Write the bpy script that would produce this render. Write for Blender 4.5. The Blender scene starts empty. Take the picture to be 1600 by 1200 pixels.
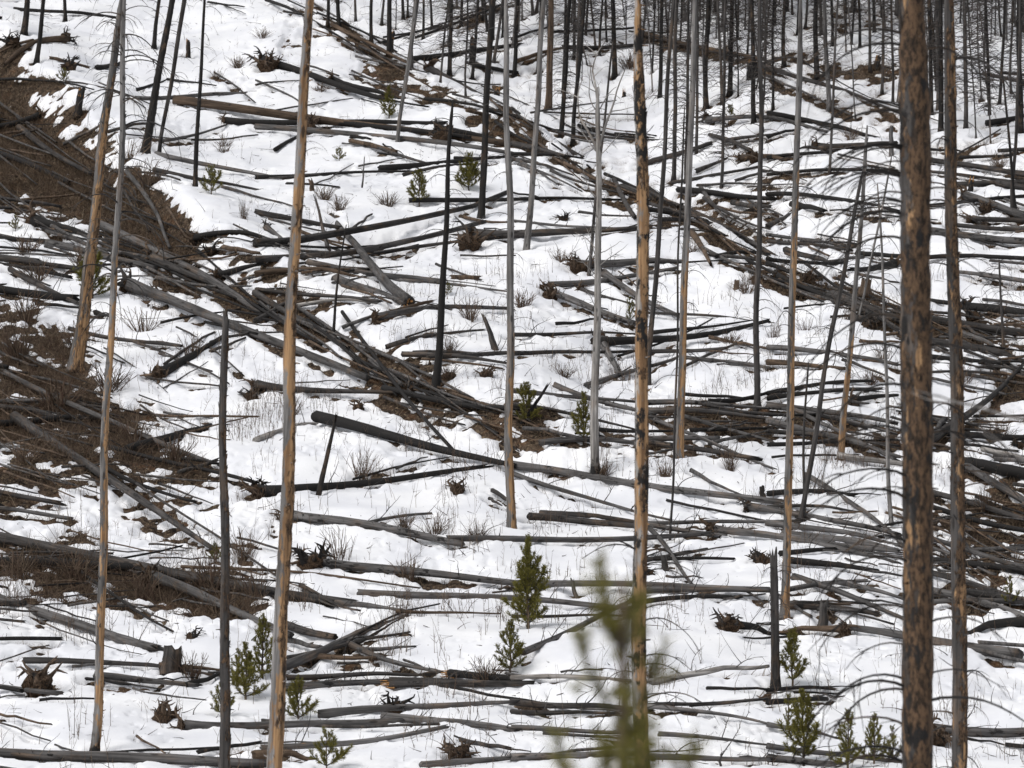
import bpy, math, random
import numpy as np
from mathutils import Vector, Matrix

random.seed(7)
RS = np.random.RandomState(11)
C = bpy.context.scene.collection
SC = bpy.context.scene

# ------------------------------------------------------------------ camera, light, exposure
FPX, PITCH = 5800.0, math.radians(4.0)        # focal length in pixels of the 1600 px wide photograph
cam = bpy.data.cameras.new('camera')
cam.sensor_width = 36.0
cam.lens = FPX / 1600 * 36.0
cam.clip_start, cam.clip_end = 0.5, 3000
cam.dof.use_dof = True
cam.dof.focus_distance = 108.0
cam.dof.aperture_fstop = cam.lens / 36.0
camo = bpy.data.objects.new('camera', cam)
camo.rotation_euler = (math.radians(90) + PITCH, 0, 0)
C.objects.link(camo)
SC.camera = camo

SUN_EL, SUN_AZ = math.radians(52), math.radians(-125)   # azimuth clockwise from +Y
w = bpy.data.worlds.new('World'); SC.world = w; w.use_nodes = True
nt = w.node_tree; nt.nodes.clear()
sky = nt.nodes.new('ShaderNodeTexSky'); sky.sky_type = 'NISHITA'; sky.sun_disc = False
sky.sun_elevation = SUN_EL; sky.sun_rotation = SUN_AZ
sky.air_density = 1.0; sky.dust_density = 3.0
hs = nt.nodes.new('ShaderNodeHueSaturation'); hs.inputs['Saturation'].default_value = 0.22   # overcast: grey sky
bg = nt.nodes.new('ShaderNodeBackground'); bg.inputs['Strength'].default_value = 0.13
wo = nt.nodes.new('ShaderNodeOutputWorld')
nt.links.new(sky.outputs[0], hs.inputs['Color']); nt.links.new(hs.outputs[0], bg.inputs[0]); nt.links.new(bg.outputs[0], wo.inputs[0])
sl = bpy.data.lights.new('sun', 'SUN'); sl.energy = 1.3; sl.angle = math.radians(25); sl.color = (1, 0.97, 0.93)
so = bpy.data.objects.new('sun', sl); C.objects.link(so)
sd = Vector((math.sin(SUN_AZ) * math.cos(SUN_EL), math.cos(SUN_AZ) * math.cos(SUN_EL), math.sin(SUN_EL)))
so.rotation_euler = sd.to_track_quat('Z', 'Y').to_euler()
so.location = (0, 0, 60)
vs = SC.view_settings
vs.view_transform = 'Standard'; vs.look = 'None'; vs.gamma = 1; vs.use_curve_mapping = False
vs.exposure = 0.14

# ------------------------------------------------------------------ noise
_perm = np.random.RandomState(3).permutation(4096)
_gr = np.random.RandomState(4).rand(4096) * 2 * np.pi
_gx, _gy = np.cos(_gr), np.sin(_gr)
def pnoise(x, y, s=0):
    x = np.asarray(x, float); y = np.asarray(y, float)
    xi = np.floor(x).astype(np.int64); yi = np.floor(y).astype(np.int64)
    fx, fy = x - xi, y - yi
    u = fx * fx * fx * (fx * (fx * 6 - 15) + 10); v = fy * fy * fy * (fy * (fy * 6 - 15) + 10)
    def g(ix, iy, dx, dy):
        k = _perm[(ix + _perm[(iy + s * 57) & 4095]) & 4095]
        return _gx[k] * dx + _gy[k] * dy
    a = g(xi, yi, fx, fy); b = g(xi + 1, yi, fx - 1, fy)
    c = g(xi, yi + 1, fx, fy - 1); d = g(xi + 1, yi + 1, fx - 1, fy - 1)
    return (a + u * (b - a) + v * ((c + u * (d - c)) - (a + u * (b - a)))) * 1.5
def fbm(x, y, s=0, o=3):
    t, a = 0, 1.0
    for i in range(o):
        t = t + a * pnoise(x * 2 ** i, y * 2 ** i, s + i); a *= 0.5
    return t
def sstep(a, b, x):
    t = np.clip((x - a) / (b - a), 0, 1); return t * t * (3 - 2 * t)

# ------------------------------------------------------------------ terrain shape (metres; the camera's eye is the origin, looking along +Y)
def elev_z(v, d): return d * math.tan(PITCH + math.atan((600 - v) / FPX))
_pv = [(1200, 85), (1000, 97), (800, 110), (600, 124), (400, 142), (200, 165), (0, 190)]
_py = [-60, 0, 6, 12, 20, 40, 58, 75] + [d for v, d in _pv] + [240, 300, 380, 520, 900]
_pz = [-2.5, -1.65, -1.75, -2.1, -3.0, -5.0, -4.9, -3.8] + [elev_z(v, d) for v, d in _pv]
_pz += [_pz[-1] + 21.5]; _pz += [_pz[-1] + 28]; _pz += [_pz[-1] + 34]; _pz += [_pz[-1] + 40]; _pz += [_pz[-1] + 40]
_fy = np.linspace(-60, 900, 3000); _fz = np.interp(_fy, _py, _pz)
_k = np.hanning(25); _k /= _k.sum()
_fz = np.convolve(np.pad(_fz, 12, 'edge'), _k, 'valid')
def dist_of(v): return float(np.interp(-v, [-a for a, b in _pv], [b for a, b in _pv]))
def crest(pts):
    xs, ys = [], []
    for u, v in pts:
        d = dist_of(v) if v >= 0 else 190 - v * 0.125
        xs.append((u - 800) / FPX * d); ys.append(d)
    return np.array(xs), np.array(ys)
CR1 = crest([(300, -90), (440, -5), (500, 28), (560, 60), (700, 130), (800, 182), (900, 248), (1000, 300), (1100, 350), (1200, 410), (1300, 450), (1400, 488), (1600, 560), (1800, 640)])
CR2 = crest([(-200, 20), (0, 108), (60, 160), (170, 250), (300, 385), (400, 450), (500, 510), (620, 580), (750, 640), (850, 690), (950, 730)])
def H(x, y):
    x = np.asarray(x, float); y = np.asarray(y, float)
    z = np.interp(y, _fy, _fz)
    s1 = y - np.interp(x, *CR1)
    a1 = np.interp(x, [-14, 5, 9, 12, 16, 22], [3.2, 3.2, 2.2, 1.0, 0.4, 0.0])
    z = z - a1 * sstep(-1.5, 11, s1)
    s1b = y - np.interp(x, CR1[0], CR1[1]) - np.interp(x, [-10, 6, 12, 40], [26, 40, 40, 52])   # a second rise on the far slope
    z = z - np.interp(x, [0, 6, 30], [0, 1.8, 2.0]) * sstep(-1, 9, s1b)
    s2 = y - np.interp(x, *CR2)
    a2 = np.interp(x, [-30, -10, -4, 1, 3], [1.1, 1.0, 0.8, 0.7, 0.0])
    z = z + a2 * sstep(-5.0, 0.6, s2) * (1 - sstep(0.5, 14, s2))
    n = 0.55 * pnoise(x / 9, y / 9, 1) + 0.22 * pnoise(x / 3.1, y / 4.0, 2) + 0.05 * pnoise(x / 1.2, y / 1.4, 3)
    return z + n * sstep(78, 92, y) + 0.02
SNOW = 0.2
FW = np.array([0, math.cos(PITCH), math.sin(PITCH)]); UP = np.array([0, -math.sin(PITCH), math.cos(PITCH)])
def ray(u, v):
    return FW + np.array([1, 0, 0]) * (u - 800) / FPX + UP * (600 - v) / FPX
_ts = np.arange(80, 330, 0.2)
def ground(u, v, off=SNOW):
    """where the view through this pixel of the photograph meets the hillside"""
    d = ray(u, v); P = _ts[:, None] * d
    below = P[:, 2] < H(P[:, 0], P[:, 1]) + off
    i = int(np.argmax(below)) if below.any() else len(_ts) - 1
    return P[i].copy()
def at_depth(u, v, y):
    d = ray(u, v); return d * (y / d[1])
def pix(x, y, z):
    dep = y * FW[1] + z * FW[2]
    return 800 + FPX * x / dep, 600 - FPX * (y * UP[1] + z * UP[2]) / dep
def ppm(y): return FPX / y

# ------------------------------------------------------------------ materials
def nodes(name):
    m = bpy.data.materials.new(name); m.use_nodes = True
    t = m.node_tree; b = t.nodes['Principled BSDF']
    def N(tp, **kw):
        n = t.nodes.new(tp)
        for k, v in kw.items():
            if k.startswith('i_'):
                key = k[2:].replace('_', ' ')
                n.inputs[int(key) if key.isdigit() else key].default_value = v
            else: setattr(n, k, v)
        return n
    return m, t, b, N
def math_n(N, L, op, a, b=None, c=None, clamp=False):
    n = N('ShaderNodeMath', operation=op); n.use_clamp = clamp
    for i, v in enumerate((a, b, c)):
        if v is None: continue
        if isinstance(v, (int, float)): n.inputs[i].default_value = v
        else: L(v, n.inputs[i])
    return n.outputs[0]
def mixc(N, L, f, a, b, bt='MIX'):
    n = N('ShaderNodeMix', data_type='RGBA', blend_type=bt)
    for s, v in ((n.inputs[0], f), (n.inputs[6], a), (n.inputs[7], b)):
        if isinstance(v, (int, float)): s.default_value = v
        elif isinstance(v, tuple): s.default_value = (*v, 1)
        else: L(v, s)
    return n.outputs[2]
def mrange(N, L, v, a, b, c=0.0, d=1.0, smooth=True):
    n = N('ShaderNodeMapRange'); n.interpolation_type = 'SMOOTHSTEP' if smooth else 'LINEAR'; n.clamp = True
    L(v, n.inputs[0])
    for i, x in ((1, a), (2, b), (3, c), (4, d)):
        if isinstance(x, (int, float)): n.inputs[i].default_value = x
        else: L(x, n.inputs[i])
    return n.outputs[0]

def wood_material():
    m, t, b, N = nodes('weathered_wood'); L = t.links.new
    tc = N('ShaderNodeTexCoord'); oi = N('ShaderNodeObjectInfo')
    off = N('ShaderNodeVectorMath', operation='MULTIPLY_ADD'); off.inputs[1].default_value = (1, 1, 1)
    cmb = N('ShaderNodeCombineXYZ')
    r40 = math_n(N, L, 'MULTIPLY', oi.outputs['Random'], 40.0)
    for i in range(3): L(r40, cmb.inputs[i])
    L(tc.outputs['Object'], off.inputs[0]); L(cmb.outputs[0], off.inputs[2])
    def noise(scale, detail=4, rough=0.6):
        mp = N('ShaderNodeMapping'); mp.inputs['Scale'].default_value = scale; L(off.outputs[0], mp.inputs['Vector'])
        n = N('ShaderNodeTexNoise'); n.inputs['Scale'].default_value = 1; n.inputs['Detail'].default_value = detail; n.inputs['Roughness'].default_value = rough
        L(mp.outputs[0], n.inputs['Vector']); return n.outputs['Fac']
    def prop(name):
        a = N('ShaderNodeAttribute', attribute_type='OBJECT', attribute_name=name); return a.outputs['Fac']
    sx = N('ShaderNodeSeparateXYZ'); L(tc.outputs['Normal'], sx.inputs[0]); nx = sx.outputs[0]
    sz = N('ShaderNodeSeparateXYZ'); L(tc.outputs['Object'], sz.inputs[0]); z = sz.outputs[2]
    streak = noise((15, 15, 0.55), 5, 0.68); broad = noise((3.5, 3.5, 0.7), 4, 0.6); fine = noise((60, 60, 14), 3, 0.7)
    g = mrange(N, L, streak, 0.3, 0.7, 0.35, 1.65, False)
    g2 = mrange(N, L, broad, 0.3, 0.7, 0.5, 1.5, False)
    gg = math_n(N, L, 'MULTIPLY', g, g2)
    cg = N('ShaderNodeCombineColor'); [L(gg, cg.inputs[i]) for i in range(3)]
    col = mixc(N, L, 1.0, oi.outputs['Color'], cg.outputs[0], 'MULTIPLY')
    # warm brown weathering
    warm = mrange(N, L, noise((2.2, 2.2, 0.9), 4), 0.5, 0.68)
    col = mixc(N, L, math_n(N, L, 'MULTIPLY', warm, 0.35), col, mixc(N, L, 1.0, (0.15, 0.095, 0.055), cg.outputs[0], 'MULTIPLY'))
    # peeled orange sapwood
    npl = noise((6.5, 6.5, 1.5), 6, 0.68)
    pv = math_n(N, L, 'MULTIPLY_ADD', nx, 0.13, npl)
    fade = mrange(N, L, z, math_n(N, L, 'MULTIPLY', prop('peel_top'), 0.6), prop('peel_top'), 1.0, 0.0, False)
    po = math_n(N, L, 'MULTIPLY', prop('peel'), fade)
    thr2 = math_n(N, L, 'MULTIPLY_ADD', po, -0.58, 0.88)
    pm = mrange(N, L, pv, thr2, math_n(N, L, 'ADD', thr2, 0.07))
    pm = math_n(N, L, 'MULTIPLY', pm, math_n(N, L, 'GREATER_THAN', prop('peel'), 0.01))
    orange = mixc(N, L, mrange(N, L, streak, 0.35, 0.65), (0.14, 0.08, 0.042), (0.40, 0.245, 0.125))
    col = mixc(N, L, pm, col, orange)
    # flaking bark
    nb = noise((5.5, 5.5, 2.0), 9, 0.74)
    bv = math_n(N, L, 'MULTIPLY_ADD', nx, 0.09, nb)
    thr = math_n(N, L, 'MULTIPLY_ADD', prop('bark'), -0.63, 0.86)
    bm = mrange(N, L, bv, thr, math_n(N, L, 'ADD', thr, 0.05))
    bm = math_n(N, L, 'MULTIPLY', bm, math_n(N, L, 'GREATER_THAN', prop('bark'), 0.01))
    bark = mixc(N, L, mrange(N, L, noise((22, 22, 9), 5, 0.75), 0.38, 0.62), (0.015, 0.011, 0.008), (0.125, 0.076, 0.044))
    col = mixc(N, L, bm, col, bark)
    # soot
    nc = noise((4.5, 4.5, 2.4), 6, 0.7)
    cb = mrange(N, L, z, 0.0, math_n(N, L, 'ADD', prop('char_base'), 0.001), 0.5, 0.0, False)
    cb = math_n(N, L, 'MULTIPLY', cb, math_n(N, L, 'GREATER_THAN', prop('char_base'), 0.01))
    cv = math_n(N, L, 'ADD', nc, cb)
    thr3 = math_n(N, L, 'MULTIPLY_ADD', prop('char'), -0.6, 0.82)
    cm = mrange(N, L, cv, thr3, math_n(N, L, 'ADD', thr3, 0.06))
    soot = mixc(N, L, fine, (0.007, 0.0065, 0.0065), (0.026, 0.024, 0.023))
    col = mixc(N, L, cm, col, soot)
    # knots and checks
    mp = N('ShaderNodeMapping'); mp.inputs['Scale'].default_value = (5, 5, 1.6); L(off.outputs[0], mp.inputs['Vector'])
    vo = N('ShaderNodeTexVoronoi'); vo.inputs['Scale'].default_value = 1; L(mp.outputs[0], vo.inputs['Vector'])
    kn = mrange(N, L, vo.outputs['Distance'], 0.12, 0.2, 0.75, 0.0)
    col = mixc(N, L, kn, col, (0.02, 0.017, 0.015))
    L(col, b.inputs['Base Color']); b.inputs['Roughness'].default_value = 0.85; b.inputs['Specular IOR Level'].default_value = 0.25
    bp = N('ShaderNodeBump'); bp.inputs['Strength'].default_value = 0.7; bp.inputs['Distance'].default_value = 0.02
    hgt = math_n(N, L, 'ADD', streak, math_n(N, L, 'ADD', math_n(N, L, 'MULTIPLY', fine, 0.4), math_n(N, L, 'MULTIPLY', bm, 0.8)))
    L(hgt, bp.inputs['Height']); L(bp.outputs[0], b.inputs['Normal'])
    return m
def plain(name, c0, c1, scale=8, rough=0.9, detail=5, bump=0.0, lo=0.35, hi=0.65):
    m, t, b, N = nodes(name); L = t.links.new
    tc = N('ShaderNodeTexCoord'); n = N('ShaderNodeTexNoise'); n.inputs['Scale'].default_value = scale; n.inputs['Detail'].default_value = detail
    L(tc.outputs['Object'], n.inputs['Vector'])
    col = mixc(N, L, mrange(N, L, n.outputs['Fac'], lo, hi), c0, c1)
    L(col, b.inputs['Base Color']); b.inputs['Roughness'].default_value = rough; b.inputs['Specular IOR Level'].default_value = 0.2
    if bump:
        bp = N('ShaderNodeBump'); bp.inputs['Strength'].default_value = 0.8; bp.inputs['Distance'].default_value = bump
        L(n.outputs['Fac'], bp.inputs['Height']); L(bp.outputs[0], b.inputs['Normal'])
    return m
def random_tint(name, ramp, rough=0.8, trans=0.0):
    """colour picked per connected piece of a mesh"""
    m, t, b, N = nodes(name); L = t.links.new
    ge = N('ShaderNodeNewGeometry'); cr = N('ShaderNodeValToRGB')
    cr.color_ramp.elements[0].color = (*ramp[0], 1); cr.color_ramp.elements[1].color = (*ramp[-1], 1)
    for i, c in enumerate(ramp[1:-1]):
        e = cr.color_ramp.elements.new((i + 1) / (len(ramp) - 1)); e.color = (*c, 1)
    L(ge.outputs['Random Per Island'], cr.inputs[0]); L(cr.outputs[0], b.inputs['Base Color'])
    b.inputs['Roughness'].default_value = rough; b.inputs['Specular IOR Level'].default_value = 0.2
    return m
def snow_material():
    m, t, b, N = nodes('old_snow'); L = t.links.new
    tc = N('ShaderNodeTexCoord')
    def noise(s, d=4, sc=(1, 1, 1)):
        mp = N('ShaderNodeMapping'); mp.inputs['Scale'].default_value = sc; L(tc.outputs['Object'], mp.inputs['Vector'])
        n = N('ShaderNodeTexNoise'); n.inputs['Scale'].default_value = s; n.inputs['Detail'].default_value = d; L(mp.outputs[0], n.inputs['Vector']); return n.outputs['Fac']
    big = noise(0.5, 5); mid = noise(3.5, 4); fine = noise(22, 3)
    col = mixc(N, L, mrange(N, L, big, 0.35, 0.65), (0.74, 0.75, 0.785), (0.85, 0.855, 0.87))
    # needles and bark crumbs lying on the old snow
    vo = N('ShaderNodeTexVoronoi'); vo.inputs['Scale'].default_value = 3.2; L(tc.outputs['Object'], vo.inputs['Vector'])
    sp = math_n(N, L, 'MULTIPLY', mrange(N, L, vo.outputs['Distance'], 0.05, 0.11, 1.0, 0.0), mrange(N, L, mid, 0.46, 0.58))
    col = mixc(N, L, math_n(N, L, 'MULTIPLY', sp, 0.75), col, (0.10, 0.075, 0.055))
    # dusting of grit, by how thin the snow lies
    th = N('ShaderNodeAttribute', attribute_name='thin'); 
    gr = math_n(N, L, 'MULTIPLY', mrange(N, L, th.outputs['Fac'], 0.1, 0.95), mrange(N, L, fine, 0.42, 0.56))
    col = mixc(N, L, math_n(N, L, 'MULTIPLY', gr, 0.7), col, (0.16, 0.12, 0.085))
    L(col, b.inputs['Base Color']); b.inputs['Roughness'].default_value = 0.75; b.inputs['Specular IOR Level'].default_value = 0.25
    bp = N('ShaderNodeBump'); bp.inputs['Strength'].default_value = 0.35; bp.inputs['Distance'].default_value = 0.05
    hgt = math_n(N, L, 'ADD', mid, math_n(N, L, 'MULTIPLY', fine, 0.25))
    L(hgt, bp.inputs['Height']); L(bp.outputs[0], b.inputs['Normal'])
    return m
def soil_material():
    m, t, b, N = nodes('dead_grass_ground'); L = t.links.new
    tc = N('ShaderNodeTexCoord')
    def noise(s, d=5, sc=(1, 1, 1)):
        mp = N('ShaderNodeMapping'); mp.inputs['Scale'].default_value = sc; L(tc.outputs['Object'], mp.inputs['Vector'])
        n = N('ShaderNodeTexNoise'); n.inputs['Scale'].default_value = s; n.inputs['Detail'].default_value = d; n.inputs['Roughness'].default_value = 0.65; L(mp.outputs[0], n.inputs['Vector']); return n.outputs['Fac']
    a = noise(0.6); bb = noise(3.0); c = noise(11, 6, (1, 0.5, 1))
    col = mixc(N, L, mrange(N, L, a, 0.4, 0.6), (0.058, 0.041, 0.031), (0.108, 0.077, 0.055))
    col = mixc(N, L, mrange(N, L, bb, 0.46, 0.58), col, (0.020, 0.015, 0.012))
    col = mixc(N, L, math_n(N, L, 'MULTIPLY', mrange(N, L, noise(1.3), 0.52, 0.64), 0.6), col, (0.13, 0.068, 0.036))
    col = mixc(N, L, math_n(N, L, 'MULTIPLY', mrange(N, L, c, 0.5, 0.66), 0.8), col, (0.25, 0.19, 0.125))
    L(col, b.inputs['Base Color']); b.inputs['Roughness'].default_value = 0.95; b.inputs['Specular IOR Level'].default_value = 0.1
    bp = N('ShaderNodeBump'); bp.inputs['Strength'].default_value = 1.0; bp.inputs['Distance'].default_value = 0.12
    L(math_n(N, L, 'ADD', bb, c), bp.inputs['Height']); L(bp.outputs[0], b.inputs['Normal'])
    return m
WOOD = wood_material(); SNOWM = snow_material(); SOIL = soil_material()
CLOD = plain('root_soil', (0.016, 0.012, 0.009), (0.085, 0.052, 0.031), 14, bump=0.06)
SPLINT = plain('splintered_wood', (0.16, 0.075, 0.03), (0.40, 0.22, 0.09), 30, bump=0.02)
NEEDLE = random_tint('pine_needles', [(0.085, 0.085, 0.018), (0.17, 0.152, 0.032), (0.12, 0.114, 0.023), (0.26, 0.215, 0.065)])
STALK = random_tint('dry_stalks', [(0.05, 0.036, 0.026), (0.13, 0.095, 0.068), (0.085, 0.05, 0.036), (0.2, 0.15, 0.105)])
BLADE = random_tint('dead_grass', [(0.06, 0.04, 0.027), (0.15, 0.105, 0.068), (0.09, 0.062, 0.042), (0.27, 0.205, 0.14)])
TWIG = random_tint('grey_twigs', [(0.022, 0.019, 0.018), (0.075, 0.066, 0.06), (0.05, 0.044, 0.041), (0.12, 0.107, 0.1)])
TWIGP = random_tint('pale_twigs', [(0.10, 0.095, 0.09), (0.19, 0.18, 0.175), (0.14, 0.13, 0.125)])

TONE = {'k': (0.022, 0.020, 0.019), 'd': (0.050, 0.046, 0.044), 'g': (0.100, 0.095, 0.093), 'p': (0.27, 0.255, 0.24), 'b': (0.095, 0.066, 0.046)}
TWORD = {'k': 'charred', 'd': 'dark', 'g': 'grey', 'p': 'pale', 'b': 'brown'}

# ------------------------------------------------------------------ mesh helpers
class MB:
    def __init__(s): s.v, s.f, s.m, s.n = [], [], [], 0
    def add(s, v, f, mi=0):
        v = np.asarray(v, float)
        s.v.append(v); s.f += [tuple(i + s.n for i in q) for q in f]; s.m += [mi] * len(f); s.n += len(v)
    def mesh(s, name, mats, smooth=True):
        me = bpy.data.meshes.new(name)
        me.from_pydata(np.concatenate(s.v).tolist() if s.v else [], [], s.f)
        for x in mats: me.materials.append(x)
        if len(mats) > 1: me.polygons.foreach_set('material_index', s.m)
        if smooth: me.polygons.foreach_set('use_smooth', [True] * len(s.f))
        me.update(); return me
def tube(pts, rad, n=8, rough=0.0, jag=(0.0, 0.0), rs=RS, cap=True):
    """tapered limb through the points; jag makes broken, splintered ends"""
    pts = np.asarray(pts, float); k = len(pts); rad = np.broadcast_to(rad, (k,)).astype(float)
    tan = np.gradient(pts, axis=0); tan /= np.linalg.norm(tan, axis=1)[:, None] + 1e-9
    ref = np.array([1.0, 0, 0]) if abs(tan[0, 0]) < 0.9 else np.array([0, 1.0, 0])
    vs = []
    a = np.arange(n) * 2 * np.pi / n
    prof = 1 + rough * rs.normal(size=n) * 0.7
    for i in range(k):
        x = ref - tan[i] * ref.dot(tan[i]); x /= np.linalg.norm(x) + 1e-9
        y = np.cross(tan[i], x); ref = x
        r = rad[i] * (prof + rough * rs.normal(size=n) * 0.5)
        ring = pts[i] + (np.cos(a) * r)[:, None] * x + (np.sin(a) * r)[:, None] * y
        j = jag[0] if i == 0 else jag[1] if i == k - 1 else 0
        if j: ring = ring + tan[i] * (rs.rand(n) * j * (-1 if i == 0 else 1))[:, None]
        vs.append(ring)
    f = []
    for i in range(k - 1):
        for j in range(n):
            q = (j + 1) % n
            f.append((i * n + j, i * n + q, (i + 1) * n + q, (i + 1) * n + j))
    v = np.concatenate(vs)
    if cap:
        v = np.concatenate([v, [pts[0] + tan[0] * rad[0] * 0.3], [pts[-1] - tan[-1] * rad[-1] * 0.3]]); c0, c1 = k * n, k * n + 1
        for j in range(n):
            q = (j + 1) % n
            f.append((c0, q, j)); f.append((c1, (k - 1) * n + j, (k - 1) * n + q))
    return v, f
def link(name, me, parent=None, M=None):
    o = bpy.data.objects.new(name, me); C.objects.link(o)
    if parent is not None: o.parent = parent
    if M is not None: o.matrix_basis = M
    return o
def tag(o, label=None, cat=None, group=None, kind=None):
    for k, v in (('label', label), ('category', cat), ('group', group), ('kind', kind)):
        if v: o[k] = v
    return o
def basis(zax, up=(0, 0, 1), loc=(0, 0, 0), s=1.0):
    z = Vector(zax).normalized(); u = Vector(up)
    x = u - z * u.dot(z)
    if x.length < 1e-3: x = Vector((1, 0, 0)) - z * z.x
    x.normalize(); y = z.cross(x)
    M = Matrix(((x.x, y.x, z.x, 0), (x.y, y.y, z.y, 0), (x.z, y.z, z.z, 0), (0, 0, 0, 1)))
    return Matrix.Translation(Vector(loc)) @ M @ Matrix.Scale(s, 4)

# shared limbs: dead branches along local +Z, unit length
def branch_mesh(seed, droop, twigs, r=0.016, mat=None, wig=0.05):
    rs = np.random.RandomState(seed); mb = MB()
    def limb(p0, d, ln, r0, segs, dr, lvl):
        pts = [np.array(p0, float)]; d = np.array(d, float); d /= np.linalg.norm(d)
        for i in range(segs):
            d = d + np.array([-dr, 0, 0]) / segs + rs.normal(size=3) * wig; d /= np.linalg.norm(d)
            pts.append(pts[-1] + d * ln / segs)
        pts = np.array(pts); rad = np.linspace(r0, r0 * 0.35, len(pts))
        v, f = tube(pts, rad, 5 if lvl == 0 else 3, rs=rs, cap=lvl == 0); mb.add(v, f)
        if lvl == 0:
            for _ in range(twigs):
                i = rs.randint(1, len(pts)); dd = (pts[min(i, len(pts) - 1)] - pts[i - 1]); dd /= np.linalg.norm(dd) + 1e-9
                limb(pts[i], dd + rs.normal(size=3) * 0.6 + np.array([-0.2, 0, 0]), ln * rs.uniform(0.12, 0.4), r0 * 0.45, 3, dr * 0.6, 1)
    limb((0, 0, 0), (0.25 if droop > 0 else 0, 0, 1), 1.0, r, 8, droop, 0)
    return mb.mesh('branch', [mat or WOOD])
ARC = [branch_mesh(i, random.uniform(1.3, 2.4), [2, 3, 4, 5, 4, 7][i % 6], 0.015) for i in range(8)]
STRAIGHT = [branch_mesh(40 + i, random.uniform(-0.6, 0.6), 2 + i % 4, 0.018, wig=0.09) for i in range(8)]
STUB = [branch_mesh(70 + i, random.uniform(-0.7, 0.7), i % 2, 0.035, wig=0.09) for i in range(6)]
def root_mesh(seed):
    rs = np.random.RandomState(seed); mb = MB(); pts = [np.zeros(3)]; d = np.array([0, 0, 1.0])
    for i in range(6):
        d = d + rs.normal(size=3) * 0.28; d /= np.linalg.norm(d); pts.append(pts[-1] + d / 6)
    v, f = tube(pts, np.array([0.16, 0.11, 0.085, 0.065, 0.045, 0.032, 0.016]), 7, 0.1, rs=rs); mb.add(v, f)
    for _ in range(2):
        i = rs.randint(2, 5); dd = np.array([rs.normal(), rs.normal(), 0.6]); dd /= np.linalg.norm(dd); q = [pts[i]]
        for k in range(3): dd = dd + rs.normal(size=3) * 0.25; dd /= np.linalg.norm(dd); q.append(q[-1] + dd * 0.14)
        v, f = tube(q, np.array([0.05, 0.035, 0.025, 0.01]), 5, rs=rs); mb.add(v, f)
    return mb.mesh('root', [WOOD])
ROOT = [root_mesh(100 + i) for i in range(7)]
def clod_mesh(seed):
    rs = np.random.RandomState(seed); mb = MB(); nu, nv = 14, 8; v = []
    for i in range(nv + 1):
        th = math.pi * i / nv
        for j in range(nu):
            ph = 2 * math.pi * j / nu
            p = np.array([math.sin(th) * math.cos(ph), math.sin(th) * math.sin(ph), math.cos(th) * 0.42])
            r = 1 + 0.55 * float(fbm(p[0] * 1.7 + seed * 3.3, p[1] * 1.7 + p[2] * 2.1, 9, 3)) + rs.uniform(-0.16, 0.16)
            v.append(p * r * 0.8)
    f = [(i * nu + j, i * nu + (j + 1) % nu, (i + 1) * nu + (j + 1) % nu, (i + 1) * nu + j) for i in range(nv) for j in range(nu)]
    mb.add(v, f); return mb.mesh('root_plate', [CLOD], smooth=False)
CLODS = [clod_mesh(i) for i in range(5)]

def set_wood(o, tone, char=0.0, bark=0.0, peel=0.0, peel_top=8.0, char_base=0.0):
    j = random.uniform(0.68, 1.08)
    o.color = (*(c * j for c in tone), 1)
    o['char'] = float(char); o['bark'] = float(bark); o['peel'] = float(peel); o['peel_top'] = float(peel_top); o['char_base'] = float(char_base)
    return o

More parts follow.
